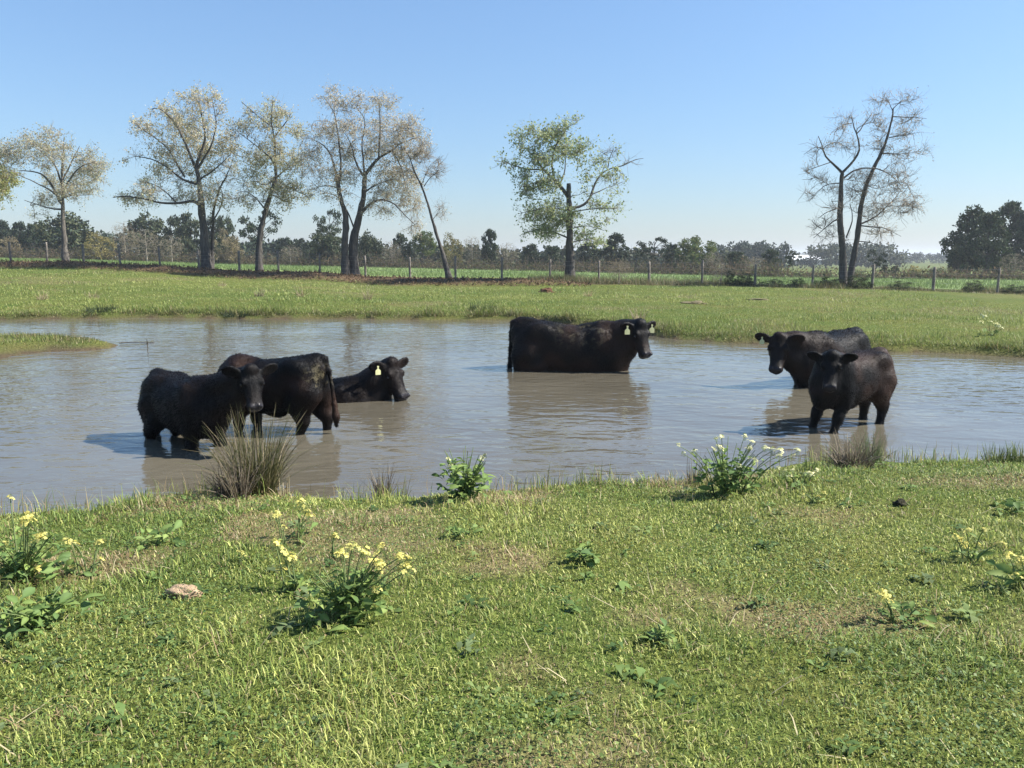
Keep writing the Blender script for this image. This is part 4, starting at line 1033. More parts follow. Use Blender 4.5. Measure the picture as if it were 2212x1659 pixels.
def proto(kind, seed):
    """unit tree: height 1, spread 1 -> {part: mesh}"""
    rng = np.random.default_rng(seed)
    out = {}
    trunk_top, r0 = 0.85, 0.022
    lumps = []
    if kind == 'pine':            # tall trunk, plates of needles high up
        for k in range(70):
            z = rng.uniform(0.20, 0.97); w = 0.45 * (1 - ((z - 0.52) / 0.52) ** 2 * 0.85)
            a = rng.uniform(0, 2 * math.pi); q = w * math.sqrt(rng.uniform(0.05, 1))
            lumps.append(((q * math.cos(a), q * math.sin(a), z), rng.uniform(0.07, 0.13)))
        per, size, pal, flat = 75, 0.056, PINE, 0.6
    elif kind == 'dense':         # dense dark pine, clumped all the way down
        for k in range(105):
            z = rng.uniform(0.10, 0.97); w = 0.47 * min(1.0, (1 - z) * 1.6 + 0.12) * (0.75 + 0.25 * min(z / 0.3, 1))
            a = rng.uniform(0, 2 * math.pi); q = w * math.sqrt(rng.uniform(0.15, 1))
            lumps.append(((q * math.cos(a), q * math.sin(a), z), rng.uniform(0.06, 0.11)))
        per, size, pal, flat = 62, 0.046, PINE + [(0.06, 0.085, 0.04)], 0.6
    elif kind == 'openpine':      # airy, sky shows through
        for k in range(24):
            z = rng.uniform(0.42, 0.97); w = 0.46 * (1 - ((z - 0.70) / 0.5) ** 2)
            a = rng.uniform(0, 2 * math.pi); q = w * math.sqrt(rng.uniform(0.1, 1))
            lumps.append(((q * math.cos(a), q * math.sin(a), z), rng.uniform(0.07, 0.12)))
        per, size, pal, flat = 70, 0.045, PINE, 0.45
    elif kind == 'round':         # dense to the ground
        for k in range(80):
            d = rng.normal(size=3); d /= np.linalg.norm(d); q = rng.random() ** 0.3
            z = 0.52 + 0.42 * d[2] * q; w = 0.43 * math.sqrt(max(1 - d[2] ** 2, 0.05)) * q
            a = math.atan2(d[1], d[0])
            lumps.append(((w * math.cos(a), w * math.sin(a), z), rng.uniform(0.07, 0.13)))
        per, size, pal, flat = 62, 0.058, DUSK, 0.75
    elif kind == 'oak':
        for k in range(60):
            d = rng.normal(size=3); d /= np.linalg.norm(d); q = rng.random() ** 0.35
            z = 0.60 + 0.35 * d[2] * q; w = 0.44 * math.sqrt(max(1 - d[2] ** 2, 0.05)) * q
            a = math.atan2(d[1], d[0])
            lumps.append(((w * math.cos(a), w * math.sin(a), z), rng.uniform(0.07, 0.12)))
        per, size, pal, flat = 60, 0.045, OAKG, 0.7
    elif kind in ('bush', 'yellow', 'tan'):
        for k in range(64):
            d = rng.normal(size=3); d[2] = abs(d[2]) * 0.9; d /= np.linalg.norm(d); q = rng.random() ** 0.35
            z = 0.10 + 0.80 * d[2] * q; w = 0.43 * math.sqrt(max(1 - d[2] ** 2, 0.1)) * q
            a = math.atan2(d[1], d[0])
            lumps.append(((w * math.cos(a), w * math.sin(a), z), rng.uniform(0.07, 0.12)))
        per, size, pal, flat = (50, 0.04, {'bush': DUSK, 'yellow': YELL, 'tan': TANG}[kind], 0.9)
        trunk_top, r0 = 0.55, 0.014
    # trunk and limbs
    parts = []
    zt = np.linspace(-0.03, trunk_top, 9)
    lean = rng.normal(0, 0.02, 2)
    P = np.stack([lean[0] * zt * 2 + np.cumsum(rng.normal(0, 0.004, 9)), lean[1] * zt * 2, zt], 1)
    parts.append(tubes(P[None], np.linspace(r0, r0 * 0.25, 9)[None], 6))
    if kind == 'bare':
        N = P[2:]; ND = np.tile([0, 0, 1.0], (len(N), 1)); NR = np.linspace(r0 * .8, r0 * .3, len(N))
        tp = []
        for lev, n in enumerate((22, 120, 620)):
            d = rng.normal(size=(n, 3)); d /= np.linalg.norm(d, axis=1)[:, None]; d *= rng.random(n)[:, None] ** 0.4
            T = np.stack([d[:, 0] * 0.46, d[:, 1] * 0.46, 0.56 + d[:, 2] * 0.43], 1)
            PL, RL = [], []
            for t in T:
                dv = t - N; dist = np.linalg.norm(dv, axis=1)
                j = int(np.argmin(dist * (1.4 - 0.4 * (dv * ND).sum(1) / np.maximum(dist, 1e-6)) + np.maximum(N[:, 2] - t[2], 0)))
                Ld = min(dist[j], (0.5, 0.25, 0.16)[lev]); t = N[j] + dv[j] / max(dist[j], 1e-6) * Ld
                u = np.linspace(0, 1, 4)[:, None]; ctrl = N[j] + ND[j] * Ld * 0.3 + np.array([0, 0, Ld * 0.2])
                B = (1 - u) ** 2 * N[j] + 2 * u * (1 - u) * ctrl + u * u * t
                rr = np.linspace(min(NR[j] * .8, 0.006), (0.0022, 0.0016, 0.0012)[lev], 4)
                PL.append(B); RL.append(rr)
                if lev < 2:
                    dd = np.gradient(B, axis=0); dd /= np.maximum(np.linalg.norm(dd, axis=1), 1e-6)[:, None]
                    N = np.vstack([N, B[1:]]); ND = np.vstack([ND, dd[1:]]); NR = np.concatenate([NR, rr[1:]])
            parts.append(tubes(np.array(PL), np.array(RL), 3))
            last = np.array(PL)[:, 1:].reshape(-1, 3)
        V, Q = join(parts)
        out['trunk'] = mesh_np('trunk', V, quads=Q, mat=M_TWIG, smooth=True)
        pal = np.array(TANG); col = pal[rng.integers(0, 4, len(last))] * rng.uniform(0.8, 1.2, (len(last), 1))
        V, Q, cc = leaf_cards(last, 0.022, col, rng)
        out['crown'] = mesh_np('crown', V, quads=Q, mat=M_LEAF, col=cc)
        return out
    PL, RL = [], []
    for c, r in lumps[:26]:
        c = np.array(c); zb = min(max(c[2] - 0.12 - 0.3 * math.hypot(c[0], c[1]), 0.08), trunk_top)
        b = np.array([np.interp(zb, zt, P[:, 0]), np.interp(zb, zt, P[:, 1]), zb])
        u = np.linspace(0, 1, 4)[:, None]
        PL.append(b + (c - b) * u + np.array([0, 0, 0.03]) * np.sin(u * math.pi)); RL.append(np.linspace(r0 * 0.35, 0.003, 4))
    parts.append(tubes(np.array(PL), np.array(RL), 4))
    V, Q = join(parts)
    out['trunk'] = mesh_np('trunk', V, quads=Q, mat=M_TWIGD if kind in ('bush', 'tan', 'yellow') else M_BARK, smooth=True)
    V, Q, cc = cards_blob(lumps, per, size, pal, rng, flat)
    out['crown'] = mesh_np('crown', V, quads=Q, mat=M_NEEDLE if kind in ('pine', 'openpine', 'round', 'dense') else M_LEAF, col=cc)
    return out
PROTO = {}
def get_proto(kind, v):
    if (kind, v) not in PROTO: PROTO[kind, v] = proto(kind, 100 + v * 17 + sum(map(ord, kind)))
    return PROTO[kind, v]
NAMES = dict(dense='pine_tree', pine='pine_tree', openpine='pine_tree', round='evergreen_tree', oak='oak_tree', bush='bush', yellow='willow_bush', tan='bush', bare='bare_tree')
_count = [0]
def far_tree(kind, x, ty, by, w, Y, label, group='trees of the treeline beyond the field', rz=None):
    p = at_depth(x, by, Y); ppm = F / Y
    gz = ground_z(p[0], p[1])
    top = at_depth(x, ty, Y)[2]
    h = max(top - gz, 0.5); wd = w / ppm
    o = empty(NAMES[kind], (p[0], p[1], gz), label, 'bush' if kind in ('bush', 'yellow', 'tan') else 'tree', group)
    rng = random.Random(_count[0]); _count[0] += 1
    o.rotation_euler = (0, 0, rng.uniform(0, 6.28) if rz is None else rz)
    o.scale = (wd, wd, h)
    for nm, me in get_proto(kind, _count[0] % 3 if kind in ('pine', 'round', 'bare', 'dense') else _count[0] % 2).items():
        c = link(nm, me, o)
        if nm == 'crown': c['kind'] = 'stuff'
    return o
FT = [  # kind, x, top, base, width, distance, label
 ('pine', -30, 474, 558, 60, 122, 'dark pine at the very edge of the photo behind the tan bush'),
 ('pine', 12, 478, 558, 52, 124, 'dark pine rising just behind the tan round bush at the photo edge'),
 ('pine', 46, 481, 558, 48, 123, 'second dark pine along from the photo edge, between tan bush and pale maple'),
 ('pine', 78, 484, 558, 46, 122, 'lowest dark pine beside the rounded evergreen behind the pale maple'),
 ('tan', 20, 503, 560, 62, 108, 'tan-grey round bush behind the first fence post'),
 ('round', 142, 453, 561, 118, 114, 'broad dark evergreen directly behind the pale-barked maple'),
 ('yellow', 214, 494, 561, 80, 106, 'yellow-green willow bush behind the third and fourth fence posts'),
 ('bare', 272, 476, 562, 66, 116, 'hazy grey bare tree beside the yellow willow bush'),
 ('round', 325, 456, 565, 92, 121, 'dark evergreen behind bare grey trees, under the long low limb'),
 ('bare', 318, 492, 566, 72, 105, 'bare grey tree in front of the dark evergreen under the low limb'),
 ('round', 400, 450, 567, 78, 119, 'tall dark evergreen just left of the widest tree trunk'),
 ('bare', 372, 505, 567, 62, 104, 'bare brushy tree behind the fifth fence post'),
 ('round', 478, 456, 569, 66, 121, 'dark round evergreen showing right of the widest tree trunk'),
 ('tan', 494, 482, 570, 70, 106, 'tan leafing tree between the widest tree and the crooked tree'),
 ('openpine', 566, 446, 571, 92, 113, 'airy dark pine right behind the crooked slender tree'),
 ('pine', 618, 514, 572, 46, 135, 'small dark pine in the gap right of the crooked tree'),
 ('pine', 650, 516, 573, 44, 136, 'small dark pine in the gap left of the twin-trunked tree'),
 ('bare', 628, 528, 574, 58, 104, 'low grey bare bush behind the fence post right of the crooked tree'),
 ('openpine', 714, 445, 575, 66, 119, 'tall airy pine whose top shows left of the twin dark trunks'),
 ('round', 706, 494, 577, 78, 107, 'dense dark evergreen left behind the twin dark trunks'),
 ('round', 800, 497, 578, 60, 107, 'dense dark evergreen right behind the twin dark trunks'),
 ('bare', 846, 518, 579, 52, 107, 'bare grey tree right of the evergreen behind the twin trunks'),
 ('pine', 868, 506, 580, 48, 113, 'green pine with ragged top behind the eleventh fence post'),
 ('oak', 915, 494, 580, 62, 113, 'full dark green tree just left of the leaning pole tree'),
 ('yellow', 975, 494, 582, 60, 111, 'olive-yellow budding tree just right of the leaning pole tree'),
 ('bare', 1020, 508, 583, 52, 110, 'bare grey tree between the olive-yellow tree and the lone pine'),
 ('pine', 1057, 497, 583, 42, 109, 'lone compact pine standing above the brown brush'),
 ('bare', 1096, 522, 585, 56, 108, 'bare grey tree between the lone pine and the green oak'),
 ('pine', 1148, 528, 586, 52, 111, 'low dark pine left behind the thick green oak trunk'),
 ('pine', 1192, 532, 587, 50, 111, 'low dark pine next to the thick green oak trunk'),
 ('pine', 1272, 524, 588, 56, 108, 'dark pine right behind the thick green oak trunk'),
 ('pine', 1330, 506, 590, 70, 104, 'larger dark pine halfway between green oak and airy spreading tree'),
 ('openpine', 1410, 508, 592, 78, 100, 'airy spreading dark tree behind the fence post mid-right'),
 ('pine', 1452, 528, 593, 42, 104, 'small dark pine left of the rounded green oak beyond the field'),
 ('oak', 1504, 506, 595, 98, 97, 'rounded bright green oak beyond the field, in the middle of the gap'),
 ('bare', 1538, 540, 597, 46, 92, 'brown bare bush at the foot of the rounded green oak'),
 ('pine', 1590, 545, 599, 54, 96, 'short dark pine right of the rounded green oak'),
 ('bare', 1626, 552, 600, 60, 90, 'brown bare tree below the far blue wood'),
 ('pine', 1662, 540, 600, 48, 96, 'short dark pine between the far blue wood and the white-roofed barn'),
 ('openpine', 1712, 541, 600, 36, 86, 'little ragged pine next to the white-roofed barn'),
 ('openpine', 1890, 536, 600, 42, 82, 'thin pale sapling tree right of the V-shaped bare tree'),
 ('pine', 1910, 572, 600, 22, 80, 'tiny dark pine sapling right of the pale sapling'),
 ('pine', 1931, 575, 600, 22, 79, 'tiniest dark pine sapling standing alone in the field gap'),
 ('yellow', 1974, 571, 601, 50, 78, 'yellow-topped bush beyond the field right of the tiny pines'),
 ('bush', 2024, 577, 602, 46, 78, 'dark low bush at the foot of the big pine clump'),
 ('bush', 1780, 584, 600, 60, 80, 'low dark bush beyond the field below the barn'),
 ('bush', 1735, 586, 600, 70, 81, 'low dark bush left of the barn, beyond the field'),
 ('bush', 1845, 580, 600, 60, 80, 'low dark bush behind the foot of the V-shaped bare tree'),
 ('dense', 2092, 445, 602, 115, 88, 'foremost dark pine of the clump at the right edge'),
 ('dense', 2128, 458, 602, 108, 82, 'rounded dark pine second in the clump at the right edge'),
 ('dense', 2168, 437, 602, 115, 94, 'tallest dark pine of the clump at the right edge'),
 ('dense', 2215, 440, 602, 120, 92, 'dark pine of the right edge clump cut by the photo edge'),
 ('dense', 2280, 442, 602, 110, 92, 'dark pine of the clump standing just beyond the right photo edge'),
 ('round', 2074, 520, 602, 60, 84, 'low bushy evergreen skirting the left side of the right edge clump'),
 ('bare', 2188, 545, 603, 70, 76, 'bare grey bush in front of the right edge pine clump'),
]
for a in FT: far_tree(*a)
# bushes along the fence itself
FB = [
 ('bare', 1337, 556, 612, 62, 42.5, 'bare pale brush heap sagging beside the fence right of the green oak'),
 ('bush', 1576, 582, 620, 34, 41.5, 'dark vine-covered stump beside the fence'),
 ('bare', 1556, 566, 620, 60, 42.5, 'thin bare shrub left of the vine-covered stump'),
 ('bush', 1612, 588, 621, 60, 42.3, 'dark bush right of the vine-covered stump'),
 ('bush', 1668, 602, 623, 64, 41.8, 'low dark bush on the fence line before the V-shaped tree'),
 ('bush', 1720, 606, 624, 50, 41.5, 'lowest dark bush on the fence line before the V-shaped tree'),
 ('bush', 1790, 596, 625, 80, 41.2, 'green bush at the left foot of the V-shaped bare tree'),
 ('bush', 1848, 592, 626, 84, 41.0, 'green bush at the right foot of the V-shaped bare tree'),
 ('bush', 1945, 606, 629, 62, 40.4, 'low green bush between fence posts right of the V-shaped tree'),
 ('bush', 2106, 604, 634, 56, 39.6, 'dark bush on the fence near the right edge'),
 ('bush', 2190, 616, 637, 60, 39.3, 'dark low bush on the fence at the right photo edge'),
]
for a in FB: far_tree(*a, group='bushes along the fence')

# ------------------------------------------------------------------ far woods and barn
def wood(name, label, x0, x1, tops, by, Y, n, seed, pal):
    rng = np.random.default_rng(seed); ppm = F / Y
    lumps = []
    for k in range(n):
        x = rng.uniform(x0, x1); ty = np.interp(x, [a for a, b in tops], [b for a, b in tops])
        dY = rng.uniform(-10, 10)
        hi = at_depth(x, ty, Y)[2]; p = at_depth(x, by, Y)
        gz = ground_z(p[0], p[1])
        z = gz + (hi - gz) * rng.uniform(0.12, 1.0) ** 0.7
        lumps.append(((p[0], p[1] + dY, z - 0.6), rng.uniform(1.0, 2.0)))
    V, Q, cc = cards_blob(lumps, 40, 0.85, pal, rng, 0.8)
    me = mesh_np(name, V, quads=Q, mat=M_NEEDLE, col=cc)
    tag(link(name, me), label, None, None, 'stuff')
wood('far_wood', 'blue-green far pine wood beyond the rounded oak', 1545, 1698, [(1540, 532), (1590, 526), (1650, 524), (1680, 530), (1700, 545)], 575, 230, 150, 1, PINE)
wood('far_wood', 'blue-green far wood behind the V-shaped bare tree', 1752, 1930, [(1750, 540), (1775, 529), (1830, 525), (1895, 529), (1932, 546)], 574, 260, 190, 2, DUSK)
wood('far_wood', 'lowest hazy wood on the horizon right of the V-shaped tree', 1925, 2060, [(1920, 546), (1960, 550), (1985, 546), (2060, 547)], 566, 430, 110, 3, DUSK)
wood('far_wood', 'hazy wood on the horizon left of the barn', 1690, 1765, [(1690, 548), (1765, 547)], 562, 520, 60, 4, DUSK)
wood('far_wood', 'dark continuous wood behind the left trees', -200, 720, [(-200, 490), (100, 500), (300, 508), (600, 522), (720, 524)], 560, 165, 420, 5, PINE)
wood('far_wood', 'brownish wood behind the middle of the treeline', 700, 1560, [(700, 530), (900, 532), (1100, 543), (1300, 538), (1560, 545)], 578, 150, 430, 6, DUSK + [(0.10, 0.09, 0.06)])

def build_undergrowth():
    rng = np.random.default_rng(40)
    n = 1500
    xs = rng.uniform(-120, 2320, n)
    C, T = [], []
    for x in xs:
        if 1690 < x < 2030 and rng.random() < 0.55: continue
        t = (x - CX) / F; Y = np.interp(t, BACK_T, BACK_Y) - rng.uniform(0, 6)
        p = at_depth(x, HOR, Y); gz = ground_z(p[0], p[1])
        hgt = rng.uniform(0.4, 1.7) * (0.6 if x > 1690 else 1.0)
        C.append((p[0], p[1], gz + hgt * 0.4, hgt))
    C = np.array(C)
    Cs = np.repeat(C, 22, axis=0); d = rng.normal(size=(len(Cs), 3)) * 0.45
    Ps = Cs[:, :3] + d * np.stack([Cs[:, 3] * 0.9, Cs[:, 3] * 0.9, Cs[:, 3] * 0.7], 1)
    pal = np.array([(0.12, 0.09, 0.06), (0.15, 0.12, 0.08), (0.08, 0.075, 0.05), (0.07, 0.08, 0.042), (0.10, 0.105, 0.05)])
    col = pal[rng.integers(0, 5, len(Ps))] * rng.uniform(0.75, 1.25, (len(Ps), 1))
    V, Q, cc = leaf_cards(Ps, 0.30, col, rng, 0.45)
    m = len(C) * 3
    b = np.repeat(C, 3, axis=0); B = b[:, :3] - np.stack([np.zeros(m), np.zeros(m), b[:, 3] * 0.4], 1) + rng.normal(0, 0.4, (m, 3)) * [1, 1, 0]
    E = B + np.stack([rng.normal(0, 0.5, m), rng.normal(0, 0.5, m), b[:, 3] * rng.uniform(0.7, 1.5, m)], 1)
    u = np.linspace(0, 1, 4)[None, :, None]
    P = B[:, None] + (E - B)[:, None] * u + rng.normal(0, 0.08, (m, 4, 3))
    V2, Q2 = tubes(P, np.broadcast_to(np.array([0.03, 0.024, 0.018, 0.01]), (m, 4)), 3)
    cc2 = np.tile(np.array([[0.15, 0.125, 0.10]]), (len(V2), 1))
    me = mesh_np('undergrowth', np.vstack([V, V2]), quads=np.vstack([Q, Q2 + len(V)]), mat=M_LEAF, col=np.vstack([cc, cc2]))
    tag(link('undergrowth', me), 'brown tangled brush along the foot of the treeline', None, None, 'stuff')
build_undergrowth()

M_ROOF = plain_mat('white_metal_roof', (0.70, 0.70, 0.68), (0.82, 0.82, 0.80), 2, 0.4, 0.5, 0.05, 0.01)
M_BARNW = plain_mat('barn_wall', (0.30, 0.28, 0.25), (0.42, 0.40, 0.36), 2, 0.8, 0.2, 0.1, 0.01)
M_DARK = plain_mat('dark_doorway', (0.02, 0.02, 0.02), (0.035, 0.03, 0.03), 2, 0.9, 0.1, 0.0, 0.01)
def box_mesh(name, lo, hi, mat):
    x0, y0, z0 = lo; x1, y1, z1 = hi
    V = [(x0, y0, z0), (x1, y0, z0), (x1, y1, z0), (x0, y1, z0), (x0, y0, z1), (x1, y0, z1), (x1, y1, z1), (x0, y1, z1)]
    Fc = [(0, 3, 2, 1), (4, 5, 6, 7), (0, 1, 5, 4), (1, 2, 6, 5), (2, 3, 7, 6), (3, 0, 4, 7)]
    me = bpy.data.meshes.new(name); me.from_pydata(V, [], Fc); me.materials.append(mat); me.update(); return me
def build_barn():
    Y = 380; p = at_depth(1745, 563, Y); gz = ground_z(p[0], p[1])
    ppm = F / Y
    hgt = at_depth(1745, 551, Y)[2] - gz
    L, Wd = 62 / ppm, 9.0
    o = empty('barn', (p[0], p[1], gz), 'low white-roofed barn far beyond the field', 'barn')
    o.rotation_euler = (0, 0, math.radians(-6))
    we = hgt * 0.5
    link('wall', box_mesh('wall', (-L / 2, 0, -0.3), (L / 2, Wd, we), M_BARNW), o)
    x = L / 2 + 0.5; y0, y1, ym = -0.5, Wd + 0.5, Wd / 2
    V = [(-x, y0, we), (x, y0, we), (x, ym, hgt), (-x, ym, hgt), (x, y1, we), (-x, y1, we)]
    V += [(a, b, c + 0.12) for a, b, c in V]
    Fc = [(0, 3, 2, 1), (3, 5, 4, 2), (6, 7, 8, 9), (9, 8, 10, 11), (0, 1, 7, 6), (1, 2, 8, 7), (2, 4, 10, 8), (4, 5, 11, 10), (5, 3, 9, 11), (3, 0, 6, 9)]
    me = bpy.data.meshes.new('roof'); me.from_pydata(V, [], Fc); me.materials.append(M_ROOF); me.update()
    link('roof', me, o)
    for dx in (-L * 0.28, L * 0.22):
        link('door', box_mesh('door', (dx - 1.3, -0.04, 0), (dx + 1.3, 0.02, we * 0.85), M_DARK), o)
build_barn()

# ------------------------------------------------------------------ air
def build_haze(density):
    me = box_mesh('haze', (-2700, -2700, -4.2), (2700, 2700, 19), None) if False else None
    V = [(sx * 2700, sy * 2700, z) for z in (-4.2, 19) for sx, sy in ((-1, -1), (1, -1), (1, 1), (-1, 1))]
    Fc = [(0, 3, 2, 1), (4, 5, 6, 7), (0, 1, 5, 4), (1, 2, 6, 5), (2, 3, 7, 6), (3, 0, 4, 7)]
    me = bpy.data.meshes.new('haze'); me.from_pydata(V, [], Fc); me.update()
    m = bpy.data.materials.new('haze'); m.use_nodes = True
    n, l = m.node_tree.nodes, m.node_tree.links
    n.remove(n['Principled BSDF'])
    v = n.new('ShaderNodeVolumePrincipled')
    v.inputs['Color'].default_value = (0.86, 0.92, 1.0, 1)
    v.inputs['Density'].default_value = density
    v.inputs['Anisotropy'].default_value = 0.2
    l.new(v.outputs[0], n['Material Output'].inputs['Volume'])
    me.materials.append(m)
    tag(link('haze', me), 'thin pale air haze over the whole pasture', None, None, 'stuff')
build_haze(0.00045)

# ------------------------------------------------------------------ grass
def blades(P, h, w, yaw, lean, curl, col):
    """three-triangle curved blades"""
    n = len(P)
    d = np.stack([np.cos(yaw), np.sin(yaw), np.zeros(n)], 1); s = np.stack([-np.sin(yaw), np.cos(yaw), np.zeros(n)], 1)
    up = np.array([0, 0, 1.0])
    m = P + (d * np.sin(lean)[:, None] + up * np.cos(lean)[:, None]) * (h * 0.55)[:, None]
    l2 = lean + curl
    t = m + (d * np.sin(l2)[:, None] + up * np.cos(l2)[:, None]) * (h * 0.5)[:, None]
    hw = (s * w[:, None]) * 0.5
    V = np.stack([P - hw - up * 0.01, P + hw - up * 0.01, m - hw * 0.85, m + hw * 0.85, t], 1).reshape(-1, 3)
    b = np.arange(n)[:, None] * 5
    T = np.concatenate([b + [0, 1, 3], b + [0, 3, 2], b + [2, 3, 4]], 0)
    return V, T, np.repeat(col, 5, axis=0)
G_COL = np.array([(0.30, 0.34, 0.085), (0.22, 0.285, 0.066), (0.115, 0.175, 0.042), (0.44, 0.46, 0.16), (0.16, 0.23, 0.060), (0.28, 0.315, 0.095)])
S_COL = np.array([(0.42, 0.34, 0.19), (0.34, 0.26, 0.14), (0.50, 0.43, 0.27), (0.28, 0.20, 0.11)])
def blades1(P, h, w, yaw, lean, curl, col):
    """single-triangle blades for grass seen from afar"""
    n = len(P); l = lean + curl * 0.4
    d = np.stack([np.cos(yaw) * np.sin(l), np.sin(yaw) * np.sin(l), np.cos(l)], 1); s = np.stack([-np.sin(yaw), np.cos(yaw), np.zeros(n)], 1) * (w * np.ones(n))[:, None] * 0.6
    b = P - np.array([0, 0, 0.01])
    return np.stack([b - s, b + s, P + d * h[:, None]], 1).reshape(-1, 3), np.arange(3 * n).reshape(-1, 3), np.repeat(col, 3, axis=0)
def near_grass():
    rng = np.random.default_rng(60)
    n = 500000
    Yg = np.linspace(1.5, 10.5, 400); pdf = Yg ** -0.25; cdf = np.cumsum(pdf); cdf /= cdf[-1]
    Y = np.interp(rng.random(n), cdf, Yg); X = rng.uniform(-1, 1, n) * (0.70 * Y + 1.5); t = X / Y
    z = terrain(X, Y)
    ny = np.interp(t, NEAR_T, NEAR_Y)
    pxs = CX + t * F
    bare = smooth01(1640, 1720, pxs) * smooth01(2020, 1960, pxs)
    ok = (z > 0.035 + 0.10 * bare) & (Y < ny + 0.35)
    X, Y, z, t, ny = X[ok], Y[ok], z[ok], t[ok], ny[ok]; n = len(X)
    tall = noise2(X, Y, 0.45, 31, 2); straw = noise2(X, Y, 0.75, 14); deep = noise2(X, Y, 0.9, 33, 2)
    h = (0.019 + 0.050 * smooth01(0.45, 0.85, tall)) * rng.uniform(0.4, 1.8, n) * (1 + 0.5 * smooth01(0.7, 0.0, ny - Y))
    isst = rng.random(n) < 0.07 + 0.6 * smooth01(0.50, 0.68, straw)
    k = rng.integers(0, 6, n)
    dark = rng.random(n) < smooth01(0.45, 0.7, deep) * 0.6
    k = np.where(dark, rng.choice([2, 4, 1], n), k)
    lime = rng.random(n) < smooth01(0.55, 0.3, deep) * 0.5
    k = np.where(lime & ~dark, rng.choice([0, 3, 5], n), k)
    patch = 0.82 + 0.4 * noise2(X, Y, 1.6, 35, 3)
    col = G_COL[k] * (rng.uniform(0.5, 1.35, n) * patch)[:, None]
    col[isst] = S_COL[rng.integers(0, 4, isst.sum())] * rng.uniform(0.6, 1.1, (isst.sum(), 1))
    w = rng.uniform(0.0020, 0.0050, n) * (0.55 + Y / 5.0)
    lean = np.abs(rng.normal(0.95, 0.5, n)); lean[isst] += 0.3; lean = np.clip(lean, 0, 1.45)
    V, T, cc = blades(np.stack([X, Y, z], 1), h, w, rng.uniform(0, 6.283, n), lean, rng.normal(0.7, 0.8, n), col)
    tag(link('grass', mesh_np('grass', V, tris=T, mat=M_GRASS, col=cc)), 'short matted grass of the near bank with straw patches', None, None, 'stuff')
    # clover and small broad herbs in mats
    n = 130000
    Y = np.interp(rng.random(n), cdf, Yg); X = rng.uniform(-1, 1, n) * (0.70 * Y + 1.5); t = X / Y
    z = terrain(X, Y); ny = np.interp(t, NEAR_T, NEAR_Y)
    m = noise2(X, Y, 0.7, 41, 2)
    ok = (z > 0.05) & (Y < ny + 0.2) & (rng.random(n) < smooth01(0.45, 0.68, m) + 0.05)
    X, Y, z = X[ok], Y[ok], z[ok]; n = len(X)
    C = np.stack([X, Y, z + rng.uniform(0.012, 0.05, n)], 1)
    a = rng.uniform(0, 6.283, n); el = rng.normal(0.1, 0.35, n)
    ax = np.stack([np.cos(a) * np.cos(el), np.sin(a) * np.cos(el), np.sin(el)], 1)
    b = np.stack([-np.sin(a), np.cos(a), rng.normal(0, 0.25, n)], 1)
    s = rng.uniform(0.006, 0.015, n)[:, None]
    V = np.stack([C, C + ax * s * 0.6 + b * s * 0.42, C + ax * s * 1.1, C + ax * s * 0.6 - b * s * 0.42], 1).reshape(-1, 3)
    col = np.array([(0.12, 0.19, 0.05), (0.17, 0.24, 0.065), (0.24, 0.31, 0.09), (0.085, 0.15, 0.045)])[rng.integers(0, 4, n)] * rng.uniform(0.8, 1.2, (n, 1))
    tag(link('clover', mesh_np('clover', V, quads=np.arange(4 * n).reshape(-1, 4), mat=M_GRASS, col=np.repeat(col, 4, 0))), 'low clover mats among the near grass', None, None, 'stuff')
    # thin taller stalks along the near water's edge
    n = 2600
    t = rng.uniform(-0.8, 0.8, n); ny = np.interp(t, NEAR_T, NEAR_Y); Y = ny - np.abs(rng.normal(0, 0.25, n)) + 0.05; X = t * Y; z = terrain(X, Y)
    ok = (z > 0.02) & (rng.random(n) < smooth01(0.42, 0.65, noise2(X, Y, 0.5, 51, 2)) + 0.08)
    X, Y, z = X[ok], Y[ok], z[ok]; n = len(X)
    col = np.vstack([G_COL, S_COL[:2]])[rng.integers(0, 8, n)] * rng.uniform(0.6, 1.0, (n, 1))
    V, T, cc = blades(np.stack([X, Y, z], 1), rng.uniform(0.08, 0.22, n), rng.uniform(0.003, 0.006, n), rng.uniform(0, 6.283, n), np.abs(rng.normal(0.2, 0.2, n)), rng.normal(0.5, 0.4, n), col)
    tag(link('shore_grass', mesh_np('shore_grass', V, tris=T, mat=M_GRASS, col=cc)), 'thin taller grass stalks along the near waterline', None, None, 'stuff')
near_grass()

